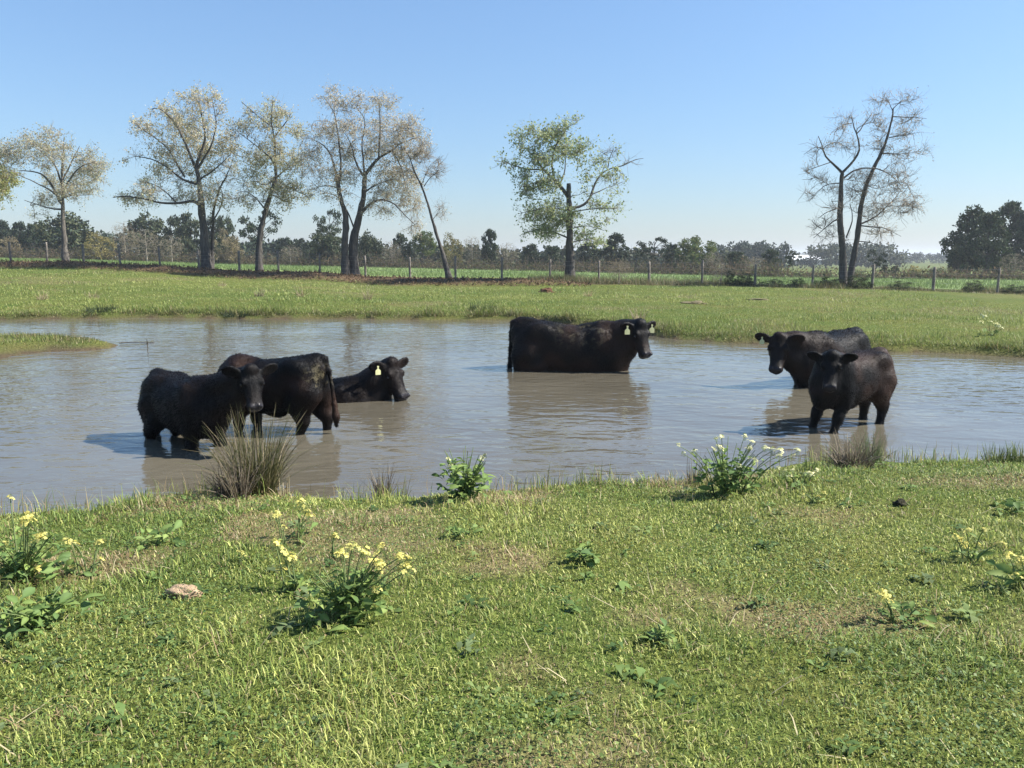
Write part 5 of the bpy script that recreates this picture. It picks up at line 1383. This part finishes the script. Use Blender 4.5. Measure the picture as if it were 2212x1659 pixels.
def low_weeds():
    rng = np.random.default_rng(66)
    n = 420
    Y = rng.uniform(1.8, 9.0, n); X = rng.uniform(-1, 1, n) * (0.68 * Y + 1.2); z = terrain(X, Y); ny = np.interp(X / Y, NEAR_T, NEAR_Y)
    ok = (z > 0.06) & (Y < ny - 0.1); X, Y, z = X[ok], Y[ok], z[ok]; n = len(X)
    m = rng.integers(5, 13, n); idx = np.repeat(np.arange(n), m); N = len(idx)
    a = rng.uniform(0, 6.283, N); el = rng.uniform(0.1, 0.9, N); L = np.repeat(rng.uniform(0.025, 0.065, n), m) * rng.uniform(0.6, 1.2, N); w = L * rng.uniform(0.16, 0.30, N)
    C = np.stack([X, Y, z], 1)[idx] + np.stack([rng.normal(0, 0.02, N), rng.normal(0, 0.02, N), rng.uniform(0.0, 0.02, N)], 1)
    d = np.stack([np.cos(a) * np.cos(el), np.sin(a) * np.cos(el), np.sin(el)], 1); s = np.stack([-np.sin(a), np.cos(a), rng.normal(0, 0.15, N)], 1)
    mid = C + d * (L * 0.55)[:, None]; tip = mid + np.stack([np.cos(a) * 0.5, np.sin(a) * 0.5, 0.1 - 0.5 * rng.random(N)], 1) * (L * 0.9)[:, None]
    V = np.stack([C, mid - s * w[:, None], mid + s * w[:, None], tip], 1).reshape(-1, 3)
    b = np.arange(N)[:, None] * 4
    T = np.concatenate([b + [0, 2, 1], b + [1, 2, 3]], 0)
    pal = np.array([(0.12, 0.19, 0.055), (0.17, 0.25, 0.075), (0.09, 0.15, 0.05), (0.22, 0.29, 0.10), (0.15, 0.20, 0.09)])
    col = pal[rng.integers(0, 5, n)][idx] * rng.uniform(0.75, 1.25, (N, 1))
    tag(link('low_weeds', mesh_np('low_weeds', V, tris=T, mat=M_PLANT, col=np.repeat(col, 4, 0))), 'low leafy rosettes scattered through the near grass', None, None, 'stuff')
    # dead stems lying on the turf
    n = 1700
    Y = rng.uniform(1.8, 9.0, n); X = rng.uniform(-1, 1, n) * (0.68 * Y + 1.2); z = terrain(X, Y); ny = np.interp(X / Y, NEAR_T, NEAR_Y)
    st = noise2(X, Y, 0.75, 14)
    ok = (z > 0.06) & (Y < ny) & (rng.random(n) < 0.25 + smooth01(0.45, 0.65, st)); X, Y, z = X[ok], Y[ok], z[ok]; n = len(X)
    V, T, cc = blades(np.stack([X, Y, z + 0.015], 1), rng.uniform(0.05, 0.16, n), rng.uniform(0.002, 0.005, n), rng.uniform(0, 6.283, n), rng.uniform(1.1, 1.5, n), rng.normal(0.1, 0.3, n), np.array(S_COL)[rng.integers(0, 4, n)] * rng.uniform(0.8, 1.4, (n, 1)))
    tag(link('straw', mesh_np('straw', V, tris=T, mat=M_GRASS, col=cc)), 'dry straw stems lying on the near turf', None, None, 'stuff')
low_weeds()

def far_grass():
    rng = np.random.default_rng(61)
    # pasture between pond and fence
    n = 210000
    u = rng.random(n); t = rng.uniform(-0.78, 0.78, n)
    fy = np.interp(t, FAR_T, FAR_Y); ey = np.interp(t, FENCE_T, FENCE_Y)
    Y = 1 / (1 / (fy - 0.1) + u * (1 / (ey - 1.5) - 1 / (fy - 0.1))); X = t * Y; z = terrain(X, Y)
    wid = np.interp(t, [-0.7, -0.3, 0.0, 0.12, 0.3, 0.7], [2.6, 3.0, 2.8, 1.6, 0.5, 0.4])
    ok = (z > 0.11) & (ey - 0.3 - Y > wid * 0.7 * rng.uniform(0.4, 1.2, n))
    X, Y, z, t, fy = X[ok], Y[ok], z[ok], t[ok], fy[ok]; n = len(X)
    tall = noise2(X, Y, 1.1, 71, 3); straw = noise2(X, Y, 3.0, 15); big = noise2(X, Y, 5.0, 73, 2)
    h = (0.035 + 0.10 * smooth01(0.45, 0.8, tall)) * rng.uniform(0.5, 1.5, n)
    k = rng.integers(0, 6, n); lime = rng.random(n) < smooth01(0.4, 0.7, big); k = np.where(lime, rng.choice([0, 3, 5], n), k)
    col = G_COL[k] * rng.uniform(0.8, 1.2, (n, 1))
    iss = rng.random(n) < 0.05 + 0.35 * smooth01(0.5, 0.75, straw)
    col[iss] = S_COL[rng.integers(0, 4, iss.sum())] * rng.uniform(0.6, 1.0, (iss.sum(), 1))
    w = rng.uniform(0.010, 0.020, n) * Y / 28
    V, T, cc = blades1(np.stack([X, Y, z], 1), h, w, rng.uniform(0, 6.283, n), np.clip(np.abs(rng.normal(0.5, 0.35, n)), 0, 1.4), rng.normal(0.5, 0.5, n), col)
    tag(link('pasture_grass', mesh_np('pasture_grass', V, tris=T, mat=M_GRASS, col=cc)), 'grazed grass of the far pasture', None, None, 'stuff')
    # ragged tufts overhanging the far waterline and the spit
    n = 95000
    t = rng.uniform(-0.78, 0.78, n)
    fy = np.interp(t, FAR_T, FAR_Y)
    Y = fy + rng.normal(0.35, 0.45, n); X = t * Y
    m = n // 3
    px = rng.uniform(-160, 285, m); Y[:m] = rng.uniform(13.6, 18.8, m); t[:m] = (px - CX) / F; X[:m] = t[:m] * Y[:m]
    z = terrain(X, Y)
    ok = (z > 0.045) & (z < 0.40) & (rng.random(n) < smooth01(0.03, 0.16, z + (noise2(X, Y, 0.5, 83, 2) - 0.5) * 0.12) + 0.12)
    X, Y, z = X[ok], Y[ok], z[ok]; n = len(X)
    tall = noise2(X, Y, 0.8, 81, 3)
    spit = (Y < 19) & (X < -7)
    h = (0.05 + 0.17 * smooth01(0.42, 0.75, tall)) * rng.uniform(0.5, 1.4, n) * np.where(spit, 0.55, 1.0)
    col = G_COL[rng.choice([1, 2, 4, 0, 2, 5], n)] * rng.uniform(0.6, 1.15, (n, 1))
    muddy = smooth01(0.20, 0.08, z + (noise2(X, Y, 0.9, 85, 2) - 0.5) * 0.15)
    col = col * (1 - 0.6 * muddy)[:, None] + np.array((0.085, 0.065, 0.04)) * (0.6 * muddy)[:, None]
    iss = rng.random(n) < 0.16 + 0.25 * smooth01(0.12, 0.03, z)
    col[iss] = S_COL[rng.integers(0, 4, iss.sum())] * rng.uniform(0.45, 1.0, (iss.sum(), 1))
    V, T, cc = blades1(np.stack([X, Y, z], 1), h, rng.uniform(0.008, 0.018, n) * Y / 22, rng.uniform(0, 6.283, n), np.clip(np.abs(rng.normal(0.4, 0.35, n)), 0, 1.3), rng.normal(0.7, 0.5, n), col)
    tag(link('bank_grass', mesh_np('bank_grass', V, tris=T, mat=M_GRASS, col=cc)), 'ragged tufts overhanging the far bank and the grassy spit', None, None, 'stuff')
    # crop field beyond the fence and weeds under the wires
    n = 50000
    t = rng.uniform(-0.75, 0.75, n); ey = np.interp(t, FENCE_T, FENCE_Y); by = np.interp(t, BACK_T, BACK_Y)
    Y = 1 / (1 / (ey + 3) + rng.random(n) * (1 / by - 1 / (ey + 3))); X = t * Y; z = terrain(X, Y)
    col = np.array([(0.18, 0.25, 0.085), (0.23, 0.30, 0.11), (0.15, 0.21, 0.07)])[rng.integers(0, 3, n)] * rng.uniform(0.8, 1.2, (n, 1))
    V, T, cc = blades1(np.stack([X, Y, z], 1), rng.uniform(0.12, 0.3, n), 0.03 * Y / 60, rng.uniform(0, 6.283, n), np.abs(rng.normal(0.2, 0.2, n)), rng.normal(0.4, 0.3, n), col)
    tag(link('crop_grass', mesh_np('crop_grass', V, tris=T, mat=M_GRASS, col=cc)), 'bright green young crop in the field beyond the fence', None, None, 'stuff')
    n = 26000
    t = rng.uniform(0.02, 0.75, n); ey = np.interp(t, FENCE_T, FENCE_Y); Y = ey + rng.normal(0.3, 0.7, n); X = t * Y; z = terrain(X, Y)
    m = noise2(X, Y, 1.6, 91, 2)
    h = (0.06 + 0.34 * smooth01(0.4, 0.75, m)) * rng.uniform(0.5, 1.4, n)
    pal = np.array([(0.30, 0.24, 0.14), (0.22, 0.18, 0.10), (0.13, 0.16, 0.06), (0.09, 0.12, 0.05), (0.17, 0.18, 0.08)])
    col = pal[rng.integers(0, 5, n)] * rng.uniform(0.7, 1.15, (n, 1))
    V, T, cc = blades1(np.stack([X, Y, z], 1), h, np.full(n, 0.022), rng.uniform(0, 6.283, n), np.abs(rng.normal(0.25, 0.2, n)), rng.normal(0.4, 0.4, n), col)
    tag(link('fence_weeds', mesh_np('fence_weeds', V, tris=T, mat=M_GRASS, col=cc)), 'tan and green weeds under the fence wires', None, None, 'stuff')
    n = 9000
    t = rng.uniform(-0.75, 0.1, n); ey = np.interp(t, FENCE_T, FENCE_Y); Y = ey - rng.uniform(-0.6, 3.0, n); X = t * Y; z = terrain(X, Y)
    pal = np.array([(0.20, 0.13, 0.08), (0.13, 0.09, 0.055), (0.28, 0.20, 0.13), (0.10, 0.075, 0.05)])
    col = pal[rng.integers(0, 4, n)] * rng.uniform(0.7, 1.15, (n, 1))
    V, Q, cc = leaf_cards(np.stack([X, Y, z + 0.02], 1), 0.14, col, rng, 0.5)
    tag(link('leaf_litter', mesh_np('leaf_litter', V, quads=Q, mat=M_LEAF, col=cc)), 'brown dead leaves and sticks under the tree row', None, None, 'stuff')
far_grass()

# ------------------------------------------------------------------ weeds in flower
def leaf_mesh(v):
    rng = np.random.default_rng(200 + v)
    s = np.array([0, .12, .22, .32, .42, .56, .72, .88, 1.0])
    w = np.array([.02, .025, .085, .05, .13, .20, .23, .15, .01]) * rng.uniform(0.85, 1.15, 9)
    if v % 3 == 2: w = np.array([.02, .05, .12, .17, .2, .2, .17, .1, .01])
    bend = rng.uniform(0.15, 0.5)
    V, Q = [], []
    for i in range(9):
        z = 0.25 * s[i] - bend * s[i] ** 2
        k = rng.uniform(-0.02, 0.02)
        V += [(s[i], -w[i], z + w[i] * 0.35 + k), (s[i], 0, z), (s[i], w[i], z + w[i] * 0.35 - k)]
    for i in range(8):
        a = i * 3; Q += [(a, a + 1, a + 4, a + 3), (a + 1, a + 2, a + 5, a + 4)]
    base = np.array([(0.13, 0.20, 0.06), (0.17, 0.24, 0.07), (0.22, 0.29, 0.09), (0.10, 0.165, 0.055)])[v % 4]
    col = np.tile(base, (27, 1)) * rng.uniform(0.9, 1.1, (27, 1)); col[1::3] *= 1.3
    return mesh_np('leaf', np.array(V), quads=np.array(Q), mat=M_PLANT, col=col, smooth=True)
LEAVES = [leaf_mesh(v) for v in range(6)]
def head_mesh(v, pale):
    rng = np.random.default_rng(300 + v)
    V, Q, col = [], [], []
    for f in range(rng.integers(8, 13)):
        a = rng.uniform(0, 6.283); rr = 0.85 * math.sqrt(rng.random()); c = np.array([rr * math.cos(a), rr * math.sin(a), 0.5 * (1 - rr ** 2) + rng.uniform(-.25, .25)])
        nrm = np.array([c[0] * 0.7, c[1] * 0.7, 0.9]) + rng.normal(0, 0.25, 3); nrm /= np.linalg.norm(nrm)
        u = np.cross(nrm, [0.3, 1, 0.2]); u /= np.linalg.norm(u); w = np.cross(nrm, u)
        tone = np.array((0.82, 0.80, 0.48) if pale else (0.80, 0.73, 0.24)) * rng.uniform(0.85, 1.1)
        for p in range(4):
            th = p * math.pi / 2 + rng.uniform(-.2, .2); d = math.cos(th) * u + math.sin(th) * w; e = np.cross(nrm, d)
            L = rng.uniform(0.28, 0.40); b = len(V)
            V += [c, c + d * L * 0.6 + e * L * 0.42 + nrm * 0.05, c + d * L - nrm * 0.04, c + d * L * 0.6 - e * L * 0.42 + nrm * 0.05]
            Q.append((b, b + 1, b + 2, b + 3)); col += [tone] * 4
        b = len(V); s_ = np.array([0, 0, -0.9])         # flower stalk
        V += [c - u * 0.025, c + u * 0.025, c * 0.3 + s_ + u * 0.025, c * 0.3 + s_ - u * 0.025]; Q.append((b, b + 1, b + 2, b + 3)); col += [np.array((0.16, 0.22, 0.08))] * 4
    for f in range(9):                                   # green buds on top
        c = np.array([rng.normal(0, 0.16), rng.normal(0, 0.16), 0.55 + rng.uniform(0, .15)]); b = len(V)
        V += [c, c + [0.07, 0.02, 0.1], c + [0, 0, 0.22], c + [-0.07, -0.02, 0.1]]; Q.append((b, b + 1, b + 2, b + 3)); col += [np.array((0.35, 0.40, 0.12))] * 4
    return mesh_np('flower_head', np.array(V), quads=np.array(Q), mat=M_PETAL, col=np.array(col))
HEADS = {p: [head_mesh(v + 10 * p, p) for v in range(4)] for p in (0, 1)}
M_STEM = plain_mat('green_stem', (0.10, 0.14, 0.05), (0.16, 0.20, 0.08), 10, 0.7, 0.2, 0.0, 0.001)
M_STEMD = plain_mat('dry_stem', (0.20, 0.15, 0.10), (0.34, 0.27, 0.19), 10, 0.9, 0.1, 0.0, 0.001)
def weed(label, base, heads, nleaf, lrad, lh, lsize=0.11, pale=0, hsize=0.030, seed=0, cat='plant', name='wild_radish', group='flowering weeds on the near bank', extra=3):
    rng = np.random.default_rng(seed + 500)
    B = ground_hit(*base); gz = ground_z(B[0], B[1]); O = np.array([B[0], B[1], gz])
    ppm = F / B[1]
    root = empty(name, O, label, cat, group)
    rad = lrad / ppm
    stems, tips = [], []
    for (hx, hy) in heads:
        Y = B[1] + rng.uniform(-0.5, 0.5) * rad
        T = at_depth(hx, hy, Y) - O
        tips.append(T)
        s0 = np.array([rng.normal(0, 0.015), rng.normal(0, 0.015), 0.0]) + np.array([T[0] * 0.3, T[1] * 0.3, 0])
        u = np.linspace(0, 1, 6)[:, None]
        ctrl = s0 + np.array([T[0] * 0.15, T[1] * 0.15, max(T[2], 0.05) * 0.7])
        stems.append((1 - u) ** 2 * s0 + 2 * u * (1 - u) * ctrl + u * u * T)
    for k in range(extra):
        a = rng.uniform(0, 6.283); T = np.array([math.cos(a) * rad * 0.7, math.sin(a) * rad * 0.7, lh * rng.uniform(0.6, 1.0)])
        u = np.linspace(0, 1, 6)[:, None]; stems.append(u * T + np.sin(u * 3.14) * np.array([0, 0, 0.02]))
    S = np.array(stems)
    V, Q = tubes(S, np.tile(np.linspace(0.0042, 0.0020, 6), (len(S), 1)), 5)
    link('stem', mesh_np('stem', V, quads=Q, mat=M_STEM, smooth=True), root)['kind'] = 'stuff'
    for T in tips:
        c = link('flower_head', HEADS[pale][rng.integers(0, 4)], root)
        sz = hsize * rng.uniform(0.85, 1.4)
        c.location = T; c.scale = (sz, sz, sz); c.rotation_euler = (rng.normal(0, 0.3), rng.normal(0, 0.3), rng.uniform(0, 6.28))
    for k in range(nleaf):
        if k % 3 and len(S):       # along a stem
            st = S[rng.integers(0, len(S))]; f = rng.uniform(0.05, 0.75); p = np.array([np.interp(f, np.linspace(0, 1, 6), st[:, i]) for i in range(3)])
            size = lsize * rng.uniform(0.45, 1.0) * (1 - 0.4 * f); el = rng.uniform(-0.2, 0.9)
        else:
            a = rng.uniform(0, 6.283); q = rad * math.sqrt(rng.random()) * 0.8
            p = np.array([q * math.cos(a), q * math.sin(a), rng.uniform(0.0, lh * 0.6)]); size = lsize * rng.uniform(0.7, 1.25); el = rng.uniform(-0.1, 0.8)
        c = link('leaf', LEAVES[rng.integers(0, 6)], root)
        c.location = p; c.scale = (size, size, size)
        c.rotation_euler = Euler((rng.normal(0, 0.5), -el, rng.uniform(0, 6.28)), 'XYZ')
    return root
weed('large yellow-flowered weed in the middle of the near grass, its leaves bushiest', (748, 1338), [(743, 1196), (735, 1200), (761, 1182), (790, 1199), (783, 1192), (818, 1227), (812, 1222), (864, 1204), (875, 1224), (880, 1234), (814, 1276), (824, 1190), (870, 1212)], 270, 100, 0.24, 0.074, 0, 0.032, 1, extra=18)
weed('yellow flower stalks just behind the bushiest yellow weed, toward the rush tussock', (650, 1165), [(646, 1086), (651, 1092), (669, 1117), (662, 1104)], 14, 34, 0.08, 0.07, 0, 0.026, 2)
weed('yellow flowering weed leaning left of the bushiest yellow weed', (645, 1275), [(594, 1173), (600, 1178), (608, 1190), (609, 1227), (614, 1232), (626, 1206)], 18, 40, 0.10, 0.08, 0, 0.028, 3)
weed('small yellow flower stalk between the rush tussock and the tan clod', (612, 1185), [(594, 1112), (601, 1118), (610, 1140)], 10, 30, 0.06, 0.06, 0, 0.026, 4)
weed('single yellow flower head standing by itself behind the bushiest yellow weed', (724, 1212), [(724, 1158), (719, 1164)], 7, 26, 0.05, 0.06, 0, 0.026, 5)
weed('upright leafy weed with few pale flowers on the waterline at centre', (1003, 1082), [(969, 994), (976, 1010), (980, 1018), (1047, 986), (1040, 992)], 300, 70, 0.42, 0.088, 1, 0.025, 6, extra=22)
weed('tall pale-flowered weed on the waterline before the small calf', (1567, 1066), [(1465, 962), (1477, 981), (1503, 978), (1546, 949), (1559, 946), (1541, 972), (1555, 969), (1608, 944), (1621, 956), (1616, 969), (1654, 970), (1669, 974), (1685, 975), (1685, 984), (1713, 987), (1724, 976), (1626, 997), (1595, 1007)], 300, 84, 0.38, 0.086, 1, 0.027, 7, extra=22)
weed('low pale yellow flowers right of the tall pale-flowered weed', (1720, 1046), [(1682, 1012), (1695, 1017), (1713, 1017), (1744, 1025), (1767, 1017), (1754, 1027), (1705, 1030)], 18, 40, 0.08, 0.06, 1, 0.023, 8)
weed('sparse yellow florets low in the grass below the dead tussock', (1756, 1088), [(1736, 1068), (1779, 1066), (1765, 1074)], 8, 30, 0.05, 0.05, 0, 0.018, 9)
weed('scattered yellow flowers low in the grass near the right edge', (2094, 1212), [(2063, 1161), (2087, 1149), (2125, 1144), (2079, 1171), (2082, 1183), (2113, 1179), (2077, 1210), (2099, 1224), (2161, 1176)], 26, 60, 0.06, 0.07, 0, 0.022, 10)
weed('yellow-flowered leafy weed cut by the right photo edge', (2212, 1275), [(2180, 1204), (2207, 1216), (2195, 1245), (2204, 1208), (2209, 1222)], 30, 50, 0.10, 0.09, 0, 0.026, 11)
weed('bright yellow flower head low beside dark leaves in the right foreground', (1955, 1345), [(1902, 1286), (1908, 1292), (1914, 1300)], 24, 42, 0.07, 0.08, 0, 0.026, 12)
weed('tall yellow-flowered weed at the left edge of the near bank', (50, 1262), [(58, 1113), (63, 1128), (51, 1128), (60, 1120), (95, 1165), (82, 1169), (90, 1160), (79, 1226), (86, 1232), (8, 1180), (5, 1215), (22, 1077), (-30, 1150)], 250, 115, 0.24, 0.076, 0, 0.030, 13, extra=16)
weed('dense dark-leaved weed without flowers at the lower left edge', (80, 1362), [], 210, 120, 0.15, 0.076, 0, 0.03, 14, extra=14)
weed('yellow florets between the left edge weed and the tan clod', (185, 1246), [(161, 1226), (218, 1173), (212, 1170), (218, 1210), (146, 1169), (162, 1176)], 14, 50, 0.05, 0.06, 0, 0.024, 15)
weed('broad-leaved green weed patch on the bank beneath the calf reflection', (335, 1178), [], 32, 56, 0.07, 0.09, 0, 0.03, 16)
weed('single yellow flower by a pale stone-like straw patch behind the clod', (522, 1222), [(520, 1197), (527, 1202)], 6, 26, 0.04, 0.06, 0, 0.026, 17)
weed('dark leafy weed without flowers in the centre of the near grass', (1266, 1218), [], 34, 52, 0.07, 0.09, 0, 0.03, 18)
weed('small dark leafy weed in the right centre foreground', (1432, 1395), [], 26, 42, 0.06, 0.08, 0, 0.03, 19)
weed('dark leafy weed at the right edge under the tall shore grass', (2190, 1108), [], 30, 55, 0.07, 0.08, 0, 0.03, 20)
weed('low dark leafy weed under the centre waterline weed', (990, 1162), [], 22, 44, 0.05, 0.07, 0, 0.03, 21)
weed('pale-flowered clump on the far bank near the right edge', (2146, 724), [(2124, 683), (2139, 696), (2155, 704), (2162, 711), (2120, 697), (2150, 700)], 10, 26, 0.2, 0.16, 1, 0.055, 22, group=None)

# ------------------------------------------------------------------ rushes, dead tufts
def tuft(name, label, base, n, rad, h, pal, lean=0.35, r=0.0022, seed=0, cat='grass tuft', group=None, lift=0.0, parts=1, mat=None):
    rng = np.random.default_rng(seed + 900)
    B = ground_hit(*base) if not isinstance(base[0], np.ndarray) else base[0]
    gz = max(ground_z(B[0], B[1]), -0.02); O = np.array([B[0], B[1], gz])
    root = empty(name, O, label, cat, group)
    a = rng.uniform(0, 6.283, n); q = rad * np.sqrt(rng.random(n))
    S = np.stack([q * np.cos(a), q * np.sin(a), np.full(n, -0.03)], 1)
    L = h * (0.35 + 0.75 * rng.random(n) ** 1.7)
    le = np.abs(rng.normal(lean * 0.6, lean * 0.6, n)); az = a + rng.normal(0, 0.7, n)
    u = np.linspace(0, 1, 5)
    th = le[:, None] * (0.5 + u[None] * 1.0) + rng.normal(0, 0.25, n)[:, None] * u[None] ** 2
    seg = L[:, None] / 4
    dx = np.concatenate([np.zeros((n, 1)), np.cumsum(np.sin(th[:, 1:]) * seg, 1)], 1); dz = np.concatenate([np.zeros((n, 1)), np.cumsum(np.cos(th[:, 1:]) * seg, 1)], 1)
    P = S[:, None] + np.stack([dx * np.cos(az)[:, None], dx * np.sin(az)[:, None], dz], 2)
    V, Q = tubes(P, r * rng.uniform(0.7, 1.3, n)[:, None] * np.array([1.1, 1.0, 0.85, 0.6, 0.15])[None], 3)
    pal = np.array(pal); col = np.repeat(pal[rng.integers(0, len(pal), n)] * rng.uniform(0.75, 1.2, (n, 1)), 15, axis=0)
    link('blade', mesh_np('blade', V, quads=Q, mat=mat or M_GRASS, col=col), root)['kind'] = 'stuff'
    return root, O
OLIVE = [(0.11, 0.12, 0.05), (0.14, 0.145, 0.06), (0.18, 0.165, 0.08), (0.08, 0.09, 0.04), (0.27, 0.23, 0.14)]
DEAD = [(0.20, 0.165, 0.12), (0.28, 0.23, 0.17), (0.14, 0.115, 0.085), (0.36, 0.31, 0.24)]
DARKD = [(0.055, 0.045, 0.035), (0.09, 0.075, 0.06), (0.14, 0.115, 0.09)]
STRAW = [(0.45, 0.38, 0.24), (0.36, 0.29, 0.17), (0.52, 0.45, 0.30)]
def side_part(root, O, name, base, n, rad, h, pal, lean, r, seed):
    r2, O2 = tuft('tmp', 'x', base, n, rad, h, pal, lean, r, seed)
    c = r2.children[0]; c.parent = root; c.location = Vector(O2 - O); c.name = name
    bpy.data.objects.remove(r2)
root, O = tuft('rush_tussock', 'big olive rush tussock growing at the waterline in front of the calf pair', (556, 1066), 460, 0.13, 0.66, OLIVE, 0.46, 0.0028, 1, 'rush')
side_part(root, O, 'dead_stem', (498, 1076), 190, 0.08, 0.32, DARKD + DEAD[:2], 0.55, 0.0032, 2)
side_part(root, O, 'dead_stem', (520, 1078), 46, 0.05, 0.62, DEAD, 0.5, 0.0028, 3)
side_part(root, O, 'straw_stem', (612, 1072), 16, 0.04, 0.20, STRAW, 0.5, 0.0042, 4)
root, O = tuft('dead_tuft', 'small grey dead stalk tuft at the waterline, between rush tussock and leafy weed', (828, 1082), 120, 0.05, 0.32, DEAD + DARKD, 0.32, 0.0026, 5, 'dead plant')
side_part(root, O, 'green_blade', (868, 1070), 14, 0.05, 0.24, OLIVE[:3], 0.6, 0.0030, 6)
root, O = tuft('dead_tuft', 'tangled dead twig tussock with green blades in the water before the small calf', (1835, 1004), 230, 0.12, 0.30, DEAD, 0.75, 0.0030, 7, 'dead plant')
side_part(root, O, 'green_blade', (1880, 1002), 90, 0.07, 0.32, [(0.09, 0.14, 0.06), (0.12, 0.17, 0.07)], 0.4, 0.0028, 8)
side_part(root, O, 'dead_stem', (1850, 1006), 160, 0.14, 0.12, DARKD, 0.8, 0.0034, 9)
root, O = tuft('dead_tuft', 'thin grey dead stalks beside the tall pale-flowered weed', (1497, 1050), 34, 0.05, 0.30, DEAD, 0.22, 0.0028, 10, 'dead plant')
tuft('shore_grass_tuft', 'tall green grass tuft on the near shore at the right', (2152, 1000), 130, 0.10, 0.20, [(0.12, 0.17, 0.06), (0.17, 0.21, 0.08)], 0.35, 0.003, 11)
tuft('shore_grass_tuft', 'tall green grass tuft cut by the right photo edge', (2205, 998), 120, 0.10, 0.20, [(0.12, 0.17, 0.06), (0.17, 0.21, 0.08)], 0.35, 0.003, 12)
for i, (x, y, hh, lb) in enumerate([(652, 641, 0.45, 'tan dry grass tuft on the far bank below the twin-trunked tree'), (794, 648, 0.55, 'tallest tan dry grass tuft on the far bank, left of the leaning tree'),
        (92, 648, 0.4, 'tan dry grass tuft on the far bank below the pale maple'), (203, 645, 0.35, 'tan dry grass tuft above the dark weed on the far bank'), (479, 618, 0.35, 'pale dead branches on the far bank below the crooked tree'),
        (1382, 690, 0.35, 'tan dry blades on the far bank above the belly-deep cow'), (560, 640, 0.35, 'faint tan dry tuft left of the tan tuft below the twin trunks'), (1270, 640, 0.3, 'faint tan dry tuft on the far bank right of the brown stump')]):
    tuft('dry_grass_tuft', lb, (x, y), 46, 0.16, hh, STRAW, 0.5, 0.007, 20 + i, group='dry tufts on the far bank')
for i, (x, y, hh, lb) in enumerate([(218, 672, 0.34, 'dark green weed clump on the far waterline, left'), (512, 682, 0.26, 'dark green weed clump on the far waterline below the widest tree'), (1040, 672, 0.34, 'dark green weed clump on the far waterline left of the belly-deep cow')]):
    tuft('weed_clump', lb, (x, y), 170, 0.38, hh, [(0.05, 0.075, 0.03), (0.07, 0.10, 0.04)], 0.8, 0.008, 40 + i, 'weed', 'dark weed clumps on the far waterline')

# ------------------------------------------------------------------ clods, stump, sticks
def lump(name, label, cat, base, size, c1, c2, seed, rough=0.45, rz=0.0):
    B = ground_hit(*base); gz = max(ground_z(B[0], B[1]), 0)
    n_u, n_v = 28, 18
    me = uv_ball(name, 1.0, plain_mat(name + '_surface', c1, c2, 30, 0.95, 0.1, 0.9, 0.01), n_u, n_v)
    V = np.array([v.co[:] for v in me.vertices])
    k = 1 + (vnoise(V * 1.8 + seed * 7.1) - 0.5) * rough * 1.6 + (vnoise(V * 5 + seed) - 0.5) * rough * 0.7 + (vnoise(V * 11 + seed) - 0.5) * rough * 0.3
    V = V * k[:, None] * np.array(size)
    V[:, 2] = np.maximum(V[:, 2], -size[2] * 0.5 if size[0] < 0.2 else -size[2])
    me.vertices.foreach_set('co', V.astype(np.float32).ravel()); me.update()
    o = link(name, me); o.location = (B[0], B[1], gz + size[2] * (0.42 if size[0] < 0.2 else 0.05)); o.rotation_euler = (0, 0, rz)
    return tag(o, label, cat)
lump('dung_clod', 'tan crumbly dried clod lying in the near grass at left', 'clod', (396, 1290), (0.070, 0.045, 0.036), (0.30, 0.21, 0.13), (0.46, 0.34, 0.22), 1, 0.5, -0.25)
lump('dung_clod', 'small dark clod in the near grass at right', 'clod', (1944, 1092), (0.036, 0.032, 0.028), (0.03, 0.028, 0.02), (0.06, 0.055, 0.035), 2, 0.6)
lump('stump', 'reddish brown stump lump on the far pasture below the green oak', 'stump', (1181, 632), (0.30, 0.22, 0.16), (0.07, 0.035, 0.022), (0.14, 0.075, 0.045), 3, 0.8)
lump('ant_mound', 'dark earth mound on the far pasture above the tagged cow', 'mound', (1497, 655), (0.38, 0.28, 0.06), (0.11, 0.095, 0.055), (0.17, 0.145, 0.085), 4, 0.6)
lump('ant_mound', 'faint dark earth mound right of the other mound on the far pasture', 'mound', (1635, 648), (0.36, 0.28, 0.05), (0.13, 0.115, 0.065), (0.18, 0.16, 0.09), 5, 0.6)
def stick(label, pts, r):
    P = np.array([on_z(x, y, z) for x, y, z in pts]); O = P[0].copy()
    P = resample(np.hstack([P, np.zeros((len(P), 1))]), 0.12)[:, :3]
    V, Q = tubes((P - O)[None], np.linspace(r, r * 0.4, len(P))[None], 5)
    o = link('stick', mesh_np('stick', V, quads=Q, mat=M_BARK, smooth=True)); o.location = O
    tag(o, label, 'stick')
stick('thin driftwood stick lying in the water off the tip of the grassy spit', [(258, 741, 0.03), (285, 738.5, 0.03), (305, 740, 0.02), (335, 739.5, 0.0)], 0.014)
stick('short twig poking up from the water beyond the spit tip', [(318, 742, 0.0), (318, 739, 0.08), (317, 733, 0.22)], 0.012)
